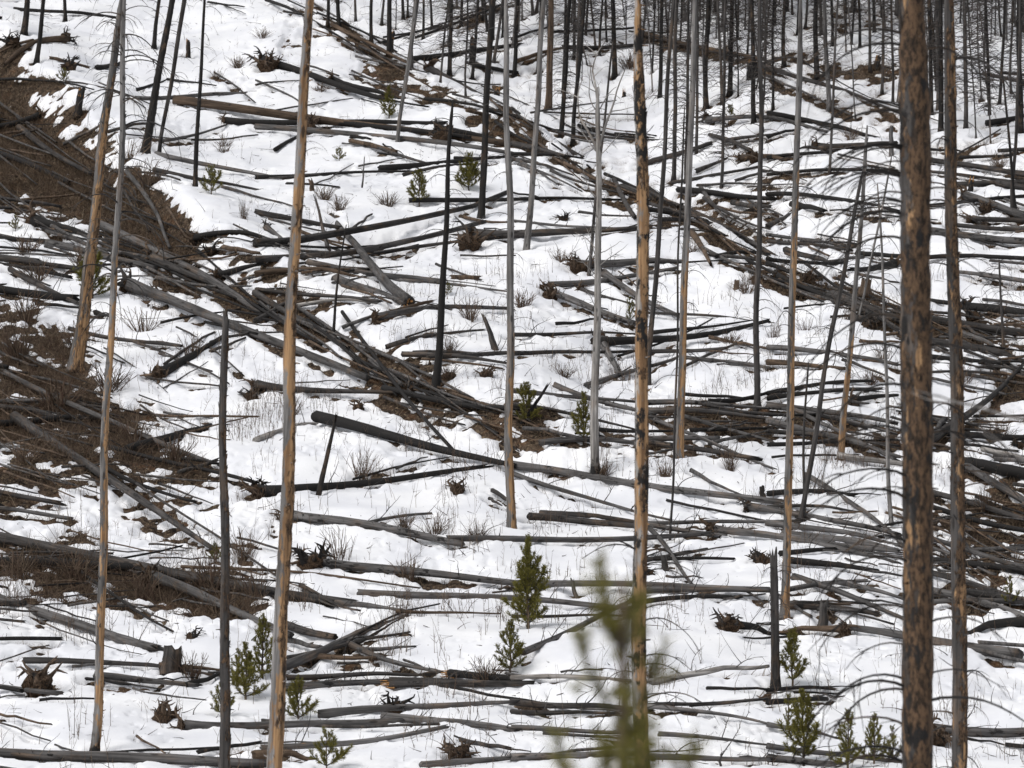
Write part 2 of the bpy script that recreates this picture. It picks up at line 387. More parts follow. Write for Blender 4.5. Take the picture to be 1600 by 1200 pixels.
# ------------------------------------------------------------------ what stands and lies where (pixels of the photograph, met with the hillside)
# fallen logs: x0 y0 x1 y1 thickness-at-first-end tone[R = root plate, B = splintered butt, c = curved]
LOGS = """
100 66 8 104 9 bR|78 93 136 107 5 b|152 108 190 100 7 kR|22 13 188 27 5 k|325 4 380 12 3 k|350 10 383 24 2 k|215 142 262 126 5 k|262 126 335 136 4 k|213 150 400 135 6 g
275 160 800 226 12 b|335 115 398 162 3 d|355 192 690 190 8 kR|250 222 352 197 5 g|170 210 236 197 5 d|300 219 400 213 3 d|245 240 470 276 7 g|240 270 412 296 7 d|58 183 -20 204 8 kR
28 203 150 278 9 d|-20 236 105 283 8 k|100 228 155 200 5 g|110 225 152 255 4 g|200 270 278 392 7 g|412 102 600 157 11 kR|485 105 527 120 3 d|520 127 628 150 9 kR|550 112 675 160 3 d
400 180 548 157 3 d|400 128 470 163 3 g|400 135 475 129 3 d|672 110 900 243 10 dR|520 40 640 100 6 b|640 95 800 72 9 k|600 60 690 42 3 k|590 64 762 5 4 k|650 60 782 10 4 k|740 105 802 116 6 k
400 203 800 243 8 g|485 195 735 222 9 k|430 238 478 212 6 kR|550 225 618 241 8 b|590 232 668 257 5 d|686 204 800 223 8 kR|400 278 640 268 6 k|595 268 800 247 9 k|630 275 762 258 5 d|490 290 552 257 2 d
800 64 930 43 4 k|810 98 900 74 6 b|880 75 995 71 6 k|860 58 1000 45 4 k|830 178 962 159 3 d|800 178 930 223 4 g|905 200 1012 215 6 k|905 207 1052 213 4 d|850 178 1000 180 3 d|800 228 882 249 8 d
800 245 908 251 6 k|800 252 892 276 5 d|860 268 962 301 4 d|800 250 872 291 5 g|810 260 907 301 4 g|1105 190 1290 209 7 gR|1110 215 1172 241 6 d|1130 225 1202 215 6 d|1000 262 1112 226 8 d
1090 270 1132 252 7 d|1050 286 1182 260 5 d|1160 249 1232 245 7 bR|1090 291 1200 289 4 d|1150 284 1202 270 4 d|1200 183 1372 211 8 k|1280 232 1400 226 10 dR|1200 217 1247 205 5 k|1200 250 1298 240 6 k
1200 277 1400 270 5 k|1310 243 1397 263 3 g|1450 236 1502 239 4 k|1450 252 1620 277 7 d|1500 248 1582 244 5 k|1490 246 1562 205 3 d|1450 270 1620 287 4 d|1000 52 1190 96 7 b|1190 100 1400 186 7 d
-20 370 110 378 6 k|56 348 150 366 14 kR|150 355 410 486 12 g|75 383 240 425 10 g|-20 406 130 424 7 d|15 422 130 479 8 d|-20 448 112 467 11 k|202 454 562 604 14 gR|238 408 330 447 11 dR|345 436 405 420 10 kR
306 379 425 376 9 kR|400 381 790 306 11 d|350 391 402 401 8 b|250 588 352 530 14 kR|110 515 286 547 6 d|-20 568 338 722 7 g|150 491 172 497 8 kR|640 477 516 328 15 gB|400 331 532 356 8 d|418 358 462 392 7 gR
400 426 746 352 10 d|400 438 560 432 9 b|580 398 790 366 6 d|400 391 592 385 4 k|480 414 690 441 8 g|600 434 797 456 6 g|528 436 626 473 14 g|550 361 580 338 4 d|400 457 592 474 6 d|462 480 592 472 5 p
400 503 456 466 9 d|400 462 527 526 9 d|525 524 652 576 4 d|537 515 577 500 6 g|590 503 800 484 9 gR|585 497 672 474 7 b|605 550 747 522 7 d|670 565 800 556 8 d|630 564 802 574 8 d|706 437 745 437 8 bR
742 371 990 364 13 dR|640 318 975 311 7 k|720 400 802 401 3 d|720 340 802 349 5 b|800 302 852 313 3 k|800 349 990 362 4 g|905 333 992 339 4 d|905 417 1070 402 11 gR|860 445 1056 421 9 g|855 455 990 508 10 gR
945 431 1065 499 8 gR|910 454 992 479 5 dR|990 487 1202 505 4 d|870 508 936 500 5 k|800 527 1000 520 6 d|928 538 1202 510 12 k|1020 522 1167 507 6 k|800 556 1000 550 6 d|1000 551 1132 546 6 d|942 536 967 589 11 gR
915 602 1062 555 7 g|1070 562 1202 577 6 g|1110 530 1202 546 6 b|970 298 1202 396 9 d|1000 335 1192 391 7 k|1030 351 1182 386 6 d|1080 368 1110 417 10 b|1100 310 1202 361 5 d|960 284 992 342 7 d|1095 298 1137 347 6 g
1010 320 1102 346 5 d|1120 405 1202 402 6 k|1110 400 1182 409 6 d|1145 319 1202 326 8 d|1060 300 1202 313 8 k|1200 310 1402 335 6 k|1238 322 1286 334 9 k|1200 356 1230 340 8 d|1200 370 1332 389 5 g|1200 378 1327 393 6 d
1230 392 1312 416 9 d|1200 408 1322 411 6 k|1215 437 1332 476 8 kR|1200 414 1242 431 7 k|1340 398 1402 403 7 k|1395 415 1330 424 10 kR|1300 464 1402 500 15 d|1340 430 1402 444 4 d|1330 499 1402 502 8 d|1345 535 1402 536 6 b
1200 548 1402 578 8 g|1200 568 1322 581 8 b|1450 365 1620 382 10 g|1450 408 1620 409 6 k|1510 311 1620 348 9 gR|1480 351 1620 358 6 d|1520 345 1620 347 7 dR|1450 470 1620 487 6 k|1512 481 1620 496 10 kR|1450 500 1620 523 11 d
1500 520 1572 551 9 g|1450 560 1562 571 7 k|1450 584 1620 592 4 d|1450 535 1620 568 10 d|1450 322 1620 308 5 k|-20 667 160 652 9 k|-20 638 92 653 8 d|20 662 335 858 14 d|200 704 326 660 13 k|170 701 402 756 6 k
280 741 337 722 6 d|160 730 302 786 6 k|250 760 332 791 4 d|-20 840 530 942 15 d|-20 884 232 893 13 k|402 606 622 613 10 dR|600 612 802 645 8 k|495 660 802 735 16 k|800 732 1212 786 11 g|400 690 497 658 9 p
408 772 747 733 13 kR|620 735 667 718 4 d|455 808 722 851 13 gR|700 850 1112 838 9 g|575 822 672 806 5 g|480 882 812 916 13 gR|800 913 1202 930 9 g|770 770 802 791 6 d|765 782 782 791 5 d|800 621 1002 632 7 g|868 604 1022 649 8 g
1000 636 1202 641 8 g|1010 645 1202 656 9 g|1070 655 1202 691 6 g|1015 654 1202 733 6 g|800 645 992 676 6 d|820 673 912 691 6 g|845 700 1002 692 9 g|1000 690 1122 685 9 g|930 670 1062 675 6 k|1010 690 1172 716 8 d
1080 676 1202 672 6 k|1110 632 1202 617 8 k|1070 619 1182 626 5 k|1110 696 1202 675 6 g|1080 738 1157 776 6 g|800 740 1042 813 7 g|845 803 1002 822 8 d|828 811 1002 829 10 d|1000 822 1242 815 6 g|1000 822 1132 839 7 g
1014 830 1092 922 7 g|1002 880 1107 860 6 d|1000 878 1142 876 6 k|1115 831 1402 868 10 gR|1172 798 1402 842 9 gR|822 1034 995 938 10 g|1200 619 1362 600 7 k|1200 629 1362 617 7 k|1335 627 1402 621 8 kR|1200 640 1402 666 10 g
1200 660 1402 711 10 g|1220 640 1402 681 6 g|1200 676 1402 700 7 d|1200 698 1402 690 6 k|1230 637 1402 722 6 g|1310 713 1402 726 9 p|1260 750 1402 851 8 g|1200 775 1332 772 8 k|1200 795 1337 798 6 d|1200 822 1402 851 9 g
1220 866 1302 860 8 k|1230 879 1372 896 10 k|1270 850 1402 881 9 g|1310 884 1402 901 6 d|1450 677 1620 687 9 k|1535 704 1620 722 7 p|1500 730 1620 752 17 k|1500 728 1620 802 10 g|1475 660 1450 702 8 g|1450 770 1620 818 8 d
1450 794 1620 834 7 k|1450 840 1620 894 7 g|1450 855 1562 901 5 g|1500 829 1562 902 6 p|1450 879 1620 897 9 k|1450 700 1605 582 13 d|-20 930 242 1013 13 g|240 910 457 1006 15 gR|38 1041 342 1058 9 d|150 1062 302 1075 11 g
290 1074 347 1057 8 k|250 1044 342 1051 8 b|290 1137 640 1125 11 gR|600 1124 802 1144 11 g|-20 1178 412 1195 14 g|310 1178 402 1165 6 k|470 914 562 956 6 d|525 944 632 958 9 g|620 957 782 961 5 b|560 928 1002 945 10 g
440 1046 627 961 14 g|450 1031 637 985 8 d|545 1008 687 1053 9 g|560 1020 642 1013 7 g|440 980 522 1001 12 d|445 1004 502 1016 8 g|480 1030 587 1035 9 b|450 1062 667 1049 8 d|440 1079 602 1069 11 g|612 1071 832 1070 14 dB
705 1054 832 1063 11 kB|500 1122 802 1103 12 g|800 1102 1002 1108 9 d|410 1172 692 1141 9 g|720 1160 792 1173 7 d|400 1186 482 1180 14 b|660 1196 802 1185 10 g|1000 930 1202 931 10 g|1010 946 1152 935 7 k|800 963 992 960 5 d
1138 981 1205 985 14 kR|800 1063 1002 1066 7 p|1000 1066 1202 1050 10 pc|1105 1078 1202 1082 5 k|800 1113 962 1110 8 d|1000 1108 1082 1105 8 d|1080 1105 1202 1096 6 d|1010 1110 1202 1138 7 g|800 1140 1002 1151 8 g
850 1148 1012 1160 5 g|1030 1150 1202 1168 7 g|800 1186 1002 1180 11 g|1000 1184 1202 1191 10 g|1230 926 1352 910 7 g|1240 905 1412 973 10 g|1310 910 1412 939 9 g|1200 925 1267 966 6 g|1235 945 1327 948 7 d|1235 950 1372 964 9 d
1312 985 1220 984 9 bR|1590 1031 1318 982 17 g|1200 1082 1302 1080 6 k|1200 1101 1292 1095 8 k|1200 1135 1312 1153 7 g|1200 1165 1412 1191 8 g|1200 1187 1292 1196 11 g|1462 1146 1620 1150 13 gR|1610 980 1510 986 15 k
1450 925 1620 972 10 g|1450 900 1620 955 8 d|1450 945 1620 947 7 g|1510 930 1620 948 11 d|1225 838 1402 862 12 g
"""
# standing trees: base x y, second point x y (top or where it leaves the frame), thickness there and there, tone, options
MAIN = [
 ('two-tone slim', 147, 1181, 196, 0, 15, 8, 'g', dict(peel=.74, peel_top=17, char_base=.3, char=.28, bark=.34), 'slim two-tone trunk, grey and peeled orange, in front of the brown bank'),
 ('leaning peeled', 118, 577, 190, 0, 22, 10, 'g', dict(peel=.74, peel_top=14, bark=.48, char=.24), 'leaning dead trunk with bright peeled base on the dark brush patch'),
 ('broken dark', 348, 1215, 353, 490, 18, 11, 'd', dict(bark=.5, d=80, broken=1, char=.36), 'dark broken-topped snag with pale streaks beside the tall orange trunk'),
 ('orange', 424, 1225, 483, 0, 26, 14, 'g', dict(peel=.74, peel_top=34, bark=.50, char=.25, d=58), 'tall peeled orange trunk with ragged bark edge, leaning slightly'),
 ('mottled', 1004, 1225, 999, 0, 25, 18, 'p', dict(peel=.86, peel_top=60, char=.52, bark=.50, d=56), 'tall pale trunk mottled orange and soot black, behind blurred sapling'),
 ('thick barked', 1438, 1225, 1424, 0, 47, 48, 'd', dict(bark=.74, peel=.78, peel_top=60, char=.46, d=38), 'thickest trunk in view, brown flaking bark with orange streaks'),
 ('lichened', 1501, 1225, 1484, 0, 26, 18, 'd', dict(bark=.60, peel=.66, peel_top=60, char=.24, d=54), 'lichen grey trunk with tan streaks close beside the thickest trunk'),
 ('grey pole', 799, 826, 792, 0, 14, 8, 'g', dict(peel=.72, peel_top=7, char=.1), 'straight grey pole of a trunk with tan peeled foot in snow'),
 ('black', 680, 612, 709, 150, 13, 5, 'k', dict(char=.75), 'coal black burnt trunk with drooping twigs above the watermark line'),
 ('silver', 930, 750, 936, 130, 14, 7, 'p', dict(char_base=1.2, fork=1), 'pale silver barkless trunk with forked top and charred black foot'),
 ('tan-sided', 1061, 712, 1086, 0, 13, 8, 'g', dict(peel=.74, peel_top=9, char=.12), 'grey trunk with tan peeled side close behind the mottled trunk'),
 ('slim peeled', 1226, 962, 1251, 0, 14, 9, 'g', dict(peel=.72, peel_top=16), 'slim grey trunk with peeled orange flecks, ahead of the log tangle'),
 ('short snag', 1212, 1075, 1209, 872, 15, 12, 'd', dict(broken=1, char_base=.6), 'short dark snag with charred foot beside a green sapling'),
 ('lean', 1250, 816, 1349, 250, 9, 6, 'd', dict(), 'dark slender trunk leaning strongly against the V of its neighbour'),
 ('vee', 1314, 716, 1357, 190, 11, 5, 'g', dict(peel=.8, peel_top=5), 'slender trunk with tan foot forming a V with leaning neighbour'),
 ('dark pole', 1183, 637, 1189, 0, 10, 6, 'd', dict(char=.2), 'straight dark grey pole of a trunk beside the slim peeled trunk'),
 ('thin pale', 1393, 820, 1372, 280, 7, 3, 'g', dict(), 'thin pale trunk close beside the thickest barked trunk'),
 ('wire', 1047, 842, 1070, 160, 4, 3, 'd', dict(), 'wire-thin dark stem rising beside the tan-sided grey trunk'),
 ('bent', 1013, 600, 1053, 0, 9, 6, 'd', dict(), 'dark leaning trunk emerging from behind the mottled trunk'),
 ('tanpole', 823, 391, 851, 0, 10, 8, 'g', dict(bark=.3), 'grey brown leaning trunk above the charred log beside grey pole trunk'),
 ('burnt', 752, 342, 769, 0, 11, 9, 'k', dict(char=.5, bark=.3), 'black burnt trunk with brown flakes ahead of the crest'),
 ('ash', 621, 222, 651, 0, 6, 8, 'g', dict(taper=-1), 'ash grey trunk leaning over the snowy crest beside a small pine'),
 ('pole', 305, 292, 319, 0, 8, 4, 'k', dict(char=.6), 'thin black pole trunk alone on the upper snowfield'),
 ('stoutblack', 227, 240, 269, 0, 14, 9, 'k', dict(char=.6, bark=.2), 'stout black leaning trunk on the upper snowfield'),
 ('greylean', 249, 240, 287, 0, 6, 7, 'd', dict(char_base=4, taper=-1), 'grey leaning trunk with blackened foot next to stout black trunk'),
 ('tline', 920, 430, 957, 60, 6, 3, 'd', dict(), 'thin dark stem leaning behind the silver forked trunk'),
 ('sapstick', 521, 520, 541, 345, 5, 2, 'k', dict(char=.5), 'thin crooked black stem amid crossing logs beside the orange trunk'),
 ('thinlean', 1257, 800, 1262, 560, 5, 3, 'd', dict(), 'thin dark stem rising behind the strongly leaning trunk'),
 ('righttop', 1582, 330, 1594, 0, 6, 4, 'd', dict(), 'slender dark trunk past the lichened trunk on the upper slope'),
 ('righttopb', 1588, 335, 1566, 110, 5, 3, 'k', dict(), 'thin black trunk tilting the other way past the lichened trunk'),
 ('midthin', 1567, 545, 1560, 400, 5, 3, 'd', dict(), 'short dark stem standing among logs past the lichened trunk'),
 ('hid', 1340, 500, 1397, 235, 4, 3, 'g', dict(), 'thin grey stem leaning toward the thickest trunk'),
]
FOREST = """37 55 43 -20 12 k|57 98 69 -20 9 k|102 33 100 -20 7 k|241 75 251 -20 8 k|512 40 514 -20 7 k|530 44 526 -20 8 k|556 34 556 -20 5 d|580 66 582 -20 7 k|608 86 610 -20 10 k|643 106 650 -20 6 d|661 60 662 -20 5 k
688 128 704 -20 4 d|702 116 706 -20 8 k|738 122 748 -20 6 k|728 150 730 -20 4 d|770 62 776 -20 5 k|803 119 809 -20 8 k|841 112 846 -20 7 k|856 172 862 -20 13 b|880 143 884 -20 6 k|876 212 893 -20 9 k|895 224 914 -20 8 k|898 154 906 -20 4 d
937 86 942 -20 5 k|948 66 946 -20 4 k|960 121 957 -20 10 k|1031 154 1034 -20 8 k|1052 282 1058 -20 8 d|1072 286 1075 -20 6 d|1088 240 1090 -20 6 d|1103 170 1106 -20 10 k|1127 293 1135 -20 6 d|1140 146 1144 -20 9 k|1128 160 1122 -20 6 d|1178 192 1174 -20 9 k
1192 205 1196 -20 4 d|1225 102 1226 -20 8 k|1246 52 1248 -20 5 k|1276 122 1275 -20 10 k|1300 72 1298 -20 6 k|1321 50 1323 -20 5 k|1366 52 1364 -20 7 k|1378 145 1380 -20 6 d|1296 270 1310 -20 5 d|1395 162 1391 -20 5 d|1455 180 1452 -20 8 k|1470 206 1469 -20 10 k
1509 202 1506 -20 8 d|1525 215 1512 -20 3 d|1546 182 1540 -20 6 k|1548 225 1528 -20 3 d|1561 164 1572 -20 6 k|1580 145 1582 -20 5 d|1595 208 1592 -20 10 k|1330 70 1338 -20 5 k|1210 40 1212 -20 6 k|1152 60 1154 -20 5 k|915 55 918 -20 5 k|675 45 672 -20 5 k|630 30 628 -20 6 k|720 40 722 -20 6 k|755 30 752 -20 5 k|785 60 790 -20 4 k"""
# upright remnants: base x y, tip x y, thickness, tone, kind
SNAGS = """121 183 127 142 13 k s|737 100 738 62 9 k s|611 82 612 52 9 k s|497 777 524 660 9 k n|513 390 494 314 7 g n|776 553 759 499 11 d n|1285 978 1288 938 15 d s|1393 244 1392 202 7 g s|566 296 569 250 3 d n|1192 778 1190 758 9 k s
1126 1203 1125 1174 5 d n|1177 122 1176 98 18 k s|487 300 487 280 8 b s|1150 452 1152 436 9 b s|818 660 852 608 8 k n|294 92 294 66 8 k s|975 153 975 143 6 k s|1350 462 1354 436 20 b s|268 1050 272 1012 30 d s|1040 895 1036 868 11 d s|900 935 893 905 7 d s|1370 108 1372 88 10 k s|776 150 778 140 10 k s|1516 300 1518 282 9 k s"""
# loose root stubs: base x y, height px
ROOTS = """60 1078 60|255 1130 52|392 622 28|616 1112 40|718 1185 48|1140 985 50|490 890 60|1262 440 32|735 388 50|690 220 40|330 395 26|108 110 30|1360 512 34|1465 1160 46|420 110 40|1180 250 28|715 770 34|860 466 34|905 425 34|1322 990 20|20 70 30|232 912 46|560 640 24|760 590 30|640 610 26|1190 880 34|1130 835 24|1010 900 30|880 345 20|1540 330 26|1520 500 30|1590 700 26|400 770 34|250 465 28|480 205 34|300 1000 26|1480 880 30"""
SAPS = """608 188 55 34|655 322 58 44|733 300 62 46|330 306 45 44|145 470 75 66|822 665 62 56|912 692 78 46|825 988 146 84|798 1056 84 58|1238 1074 90 66|1256 1196 112 80|1326 1208 98 60|1366 1200 80 62|384 1100 92 62|410 1066 104 58|466 1132 66 74|510 1208 62 72|1578 950 48 38|345 1124 56 52|984 506 42 26|700 462 18 20|1142 190 24 30|24 362 24 22|1232 1150 66 36|530 253 22 22|1395 1195 60 40|372 1075 60 46|335 880 30 30|100 130 22 26"""
SHRUBS = """225 520 66 44|565 752 52 52|735 502 44 40|1166 462 44 32|632 828 34 34|1325 502 30 26|350 240 34 20|530 330 34 28|605 322 40 24|372 105 30 20|340 122 30 16|350 232 34 26|508 312 40 24|880 592 40 26|1140 540 40 24|1210 530 36 30|1040 745 40 36|1140 735 34 40|680 840 44 40|640 905 50 40
530 880 60 58|300 1060 60 46|455 650 40 34|1005 255 30 20|985 108 50 30|1175 445 30 24|875 408 40 22|815 480 50 30|1420 555 30 22|1360 600 40 24|1260 520 36 26|1215 310 40 24|1330 220 30 24|1560 690 50 34|1540 800 50 40|1495 1130 40 34|90 345 50 20|40 395 60 30|410 60 30 18|500 145 30 16|1000 160 40 26|1080 395 40 22|700 590 40 26|760 1065 60 40|1010 1065 50 40|1430 160 40 24|1560 260 40 26|380 345 20 36|745 845 40 34|940 745 40 30|40 500 90 50|120 540 70 44|30 560 80 60|170 610 80 46|90 640 90 50|210 690 80 44|40 720 80 40|270 720 70 40|60 440 60 36|130 420 50 40|200 250 60 40|230 290 60 44|30 900 80 46|120 905 80 44|330 920 80 60|400 930 70 50|380 870 60 50|220 935 60 46|300 560 40 40|700 555 40 30|1380 560 40 26|1500 600 60 36"""

# brown ground showing through the snow, as outlines on the hillside
BROWN = [
 (1.0, [(-400, 40), (0, 105), (40, 116), (72, 165), (112, 205), (200, 270), (310, 382), (300, 415), (230, 402), (150, 362), (60, 312), (-400, 240)]),
 (0.5, [(66, 185), (110, 168), (160, 178), (170, 200), (110, 215)]),
 (0.34, [(200, 400), (320, 430), (520, 500), (560, 540), (480, 530), (330, 460), (210, 430)]),
 (0.60, [(-400, 452), (60, 470), (92, 510), (132, 560), (172, 622), (238, 642), (252, 700), (322, 722), (330, 752), (200, 742), (92, 712), (0, 692), (-400, 700)]),
 (0.6, [(72, 768), (112, 790), (152, 830), (146, 854), (58, 854), (48, 836), (92, 830)]),
 (0.62, [(-400, 850), (100, 860), (330, 890), (420, 915), (448, 950), (330, 962), (250, 948), (100, 946), (0, 916), (-400, 900)]),
 (0.45, [(950, 268), (1010, 285), (1110, 330), (1200, 390), (1230, 420), (1180, 405), (1090, 380), (1010, 330)]),
 (0.75, [(1180, 425), (1260, 425), (1370, 440), (1360, 470), (1280, 458), (1200, 450)]),
 (0.6, [(1330, 470), (1420, 480), (1600, 525), (1700, 560), (1600, 548), (1440, 518), (1350, 500)]),
 (0.6, [(1530, 575), (1620, 560), (1700, 570), (1660, 640), (1560, 622)]),
 (0.34, [(940, 655), (1100, 690), (1190, 712), (1080, 720), (900, 712)]),
 (0.38, [(990, 610), (1300, 640), (1420, 690), (1300, 700), (1050, 660)]),
 (0.5, [(410, 780), (470, 790), (480, 830), (400, 830)]),
 (0.4, [(610, 605), (700, 625), (800, 655), (850, 700), (790, 700), (700, 650)]),
 (0.36, [(1000, 40), (1200, 95), (1400, 180), (1600, 262), (1700, 300), (1600, 285), (1390, 208), (1180, 125), (1000, 68)]),
 (0.6, [(1205, 70), (1400, 95), (1400, 120), (1300, 125), (1210, 100)]),
 (0.55, [(1240, 20), (1400, 15), (1400, 45), (1290, 48)]),
 (0.34, [(-100, 700), (160, 705), (330, 760), (300, 850), (-100, 840)]),
 (0.3, [(560, 600), (700, 620), (860, 690), (800, 720), (640, 690)]),
 (0.35, [(330, 720), (420, 730), (420, 800), (320, 800)]),
 (0.3, [(1440, 620), (1620, 620), (1620, 900), (1440, 860)]),
 (0.45, [(1110, 165), (1210, 150), (1210, 180), (1120, 190)]),
]

# ------------------------------------------------------------------ ground and snow sheets
cs = np.concatenate([-np.geomspace(0.9, 0.152, 26), np.linspace(-0.15, 0.15, 560), np.geomspace(0.152, 0.9, 26)])
ys = [-40.0, -20, -8, 0, 6, 12, 18, 26, 34, 42, 50, 58, 66, 72, 76, 80]
y = 82.0
while y < 216: ys.append(y); y += 0.075 + (y - 82) * 0.0007
while y < 300: ys.append(y); y += 0.8
ys = np.array(ys + list(np.geomspace(301, 880, 40)))
YY, CC = np.meshgrid(ys, cs, indexing='ij')
XX = CC * np.maximum(YY, 40)
ZZ = H(XX, YY)
UU, VV = pix(XX, np.maximum(YY, 20), ZZ + SNOW)

def poly_mask(u, v, poly):
    inside = np.zeros(u.shape, bool); n = len(poly)
    for i in range(n):
        x0, y0 = poly[i]; x1, y1 = poly[(i + 1) % n]
        if y0 == y1: continue
        c = ((y0 > v) != (y1 > v)) & (u < (x1 - x0) * (v - y0) / (y1 - y0) + x0)
        inside ^= c
    return inside
wu = UU + 16 * pnoise(XX / 1.3, YY / 2.5, 21) + 2.5 * pnoise(XX / 0.45, YY / 0.9, 22)
wv = VV + 9 * pnoise(XX / 1.6, YY / 3.0, 23) + 2.5 * pnoise(XX / 0.5, YY / 1.0, 24)
brown = np.zeros(XX.shape)
sel = YY > 80
for wt, poly in BROWN:
    p = np.array(poly); a, bb = p.min(0) - 40, p.max(0) + 40
    q = sel & (UU > a[0]) & (UU < bb[0]) & (VV > a[1]) & (VV < bb[1])
    idx = np.nonzero(q)
    ins = sum(poly_mask(wu[idx] + ox, wv[idx] + oy, poly).astype(float) for ox, oy in ((0, 0), (18, 5), (-18, -5), (10, -10), (-10, 10), (28, -2), (-28, 2), (0, 15), (0, -15))) / 9
    brown[idx] = np.maximum(brown[idx], ins * wt)
s1 = YY - np.interp(XX, *CR1); s2 = YY - np.interp(XX, *CR2)
n1 = fbm(XX / 1.7, YY / 2.2, 31, 3)
b1 = np.exp(-((s1 + 1.2 + n1) / 1.7) ** 2) * np.interp(XX, [-14, -9, -3, 9, 13, 17], [0, .4, .38, .42, .32, 0])
b1b = np.exp(-((s1 + 5.5 + 1.5 * n1) / 1.0) ** 2) * np.interp(XX, [-9, -6, 0, 4, 6], [0, .55, .55, .5, 0])
b2 = np.exp(-((s2 + 1.3 + n1) / 1.7) ** 2) * np.interp(XX, [-14, -9, -3, 1, 3], [.6, .3, .4, .45, 0])
brown = np.maximum(brown, np.maximum(b1, np.maximum(b2, b1b)))
level = 0.42 + 0.20 * fbm(XX / 3.4, YY / 4.5, 41, 3) + 0.17 * fbm(XX / 0.55, YY / 0.8, 45, 3) - 0.74 * brown + 0.24 * fbm(XX / 1.3, YY / 1.1, 47, 2) * sstep(0.1, 0.5, brown)
streaks = poly_mask(wu, wv, [(450, 20), (560, 60), (800, 185), (980, 300), (860, 250), (640, 160), (430, 90)]) & sel
level -= streaks * (0.12 + 0.42 * np.maximum(0, pnoise(XX / 2.4, YY / 1.1, 49)))
# the far slope holds less snow in ribs
far = sstep(4, 14, s1) * (YY > 120)
level -= far * (0.05 + 0.15 * np.maximum(0, pnoise(XX / 2.0, YY / 0.9, 48)))

# parse logs -------------------------------------------------------
LOGD = []
for it in LOGS.replace('\n', '|').split('|'):
    t = it.split()
    if len(t) < 6: continue
    x0, y0, x1, y1, wd = map(float, t[:5]); fl = t[5]
    A, B = ground(x0, y0), ground(x1, y1)
    dm = 0.5 * (A[1] + B[1])
    if abs(A[1] - B[1]) > 40: continue
    r0 = max(0.034, 0.5 * 1.2 * wd / ppm(A[1])); r0 = min(r0, 0.3)
    LOGD.append(dict(px=(x0, y0, x1, y1, wd), A=A, B=B, r=r0, fl=fl, tone=fl[0]))
def extra(ux, uy, vx, vy, w_, tone):
    A, B = ground(ux, uy), ground(vx, vy)
    if abs(A[1] - B[1]) < 25: LOGD.append(dict(px=(ux, uy, vx, vy, w_ * .3), A=A, B=B, r=max(.025, .5 * w_ / ppm(A[1])), fl=tone, tone=tone))
r2 = random.Random(23); base = list(LOGD); k = 0
for _ in range(230):                             # the same deadfall goes on past both edges of the view
    u = r2.choice((r2.uniform(-430, -30), r2.uniform(1625, 2030))); v = r2.uniform(-20, 1200); ln = r2.uniform(40, 170); sl = r2.gauss(.08, .12)
    extra(u - ln, v - ln * sl, u + ln, v + ln * sl, r2.uniform(4, 11), r2.choice('kddgg'))
# deadfall heaped along the breaks in the slope and over the brush
C1P = [(480, 20), (560, 60), (700, 130), (800, 182), (900, 248), (1000, 300), (1100, 350), (1200, 410), (1300, 450), (1400, 488), (1600, 555)]
C2P = [(0, 300), (100, 340), (220, 400), (330, 440), (420, 480), (520, 530), (620, 585), (750, 645), (850, 690)]
for line, n_ in ((C1P, 50), (C2P, 44)):
    lx, ly = zip(*line)
    for _ in range(n_):
        u = r2.uniform(lx[0], lx[-1]); ln = r2.uniform(30, 110); v = np.interp(u, lx, ly) + r2.gauss(6, 12); sl = (np.interp(u + 20, lx, ly) - np.interp(u - 20, lx, ly)) / 40 + r2.gauss(-.08, .24)
        extra(u - ln, max(4, v - ln * sl), u + ln, v + ln * sl, r2.uniform(2.5, 6.5), r2.choice('kkddgb'))
for (a, b_, c_, d_, n_, sl0) in ((-20, 540, 330, 760, 50, .3), (-20, 840, 450, 960, 30, .12), (-20, 130, 300, 400, 26, .4), (300, 370, 560, 530, 22, .2), (0, 960, 320, 1180, 12, .1), (1440, 480, 1620, 680, 30, .15), (1440, 780, 1620, 900, 30, .3)):
    for _ in range(n_):
        u, v = r2.uniform(a, c_), r2.uniform(b_, d_); ln = r2.uniform(25, 80); sl = r2.gauss(sl0, .22); extra(u - ln, v - ln * sl, u + ln, v + ln * sl, r2.uniform(2.2, 5.5), r2.choice('kddgb'))
while k < 240:
    D = r2.choice(base); x0, y0, x1, y1, wd = D['px']
    if wd < 4 or math.hypot(x1 - x0, y1 - y0) < 60: continue
    f0 = r2.uniform(0, .8); ln = r2.uniform(.25, .8); dv = r2.gauss(0, 9); tl = r2.gauss(0, .10); du = r2.gauss(0, 30)
    ux, uy = x0 + (x1 - x0) * f0 + du, y0 + (y1 - y0) * f0 + dv; vx, vy = ux + (x1 - x0) * ln, uy + (y1 - y0) * ln + tl * abs(x1 - x0) * ln
    if min(uy, vy) < 0 or max(uy, vy) > 1205: continue
    k += 1; A, B = ground(ux, uy), ground(vx, vy)
    if abs(A[1] - B[1]) > 25: continue
    w_ = r2.uniform(2.2, min(6.5, wd * .8)); tone = r2.choice('kkddggb')
    LOGD.append(dict(px=(ux, uy, vx, vy, w_ * .3), A=A, B=B, r=max(.025, .5 * w_ / ppm(A[1])), fl=tone, tone=tone))
prox = np.zeros(XX.shape)
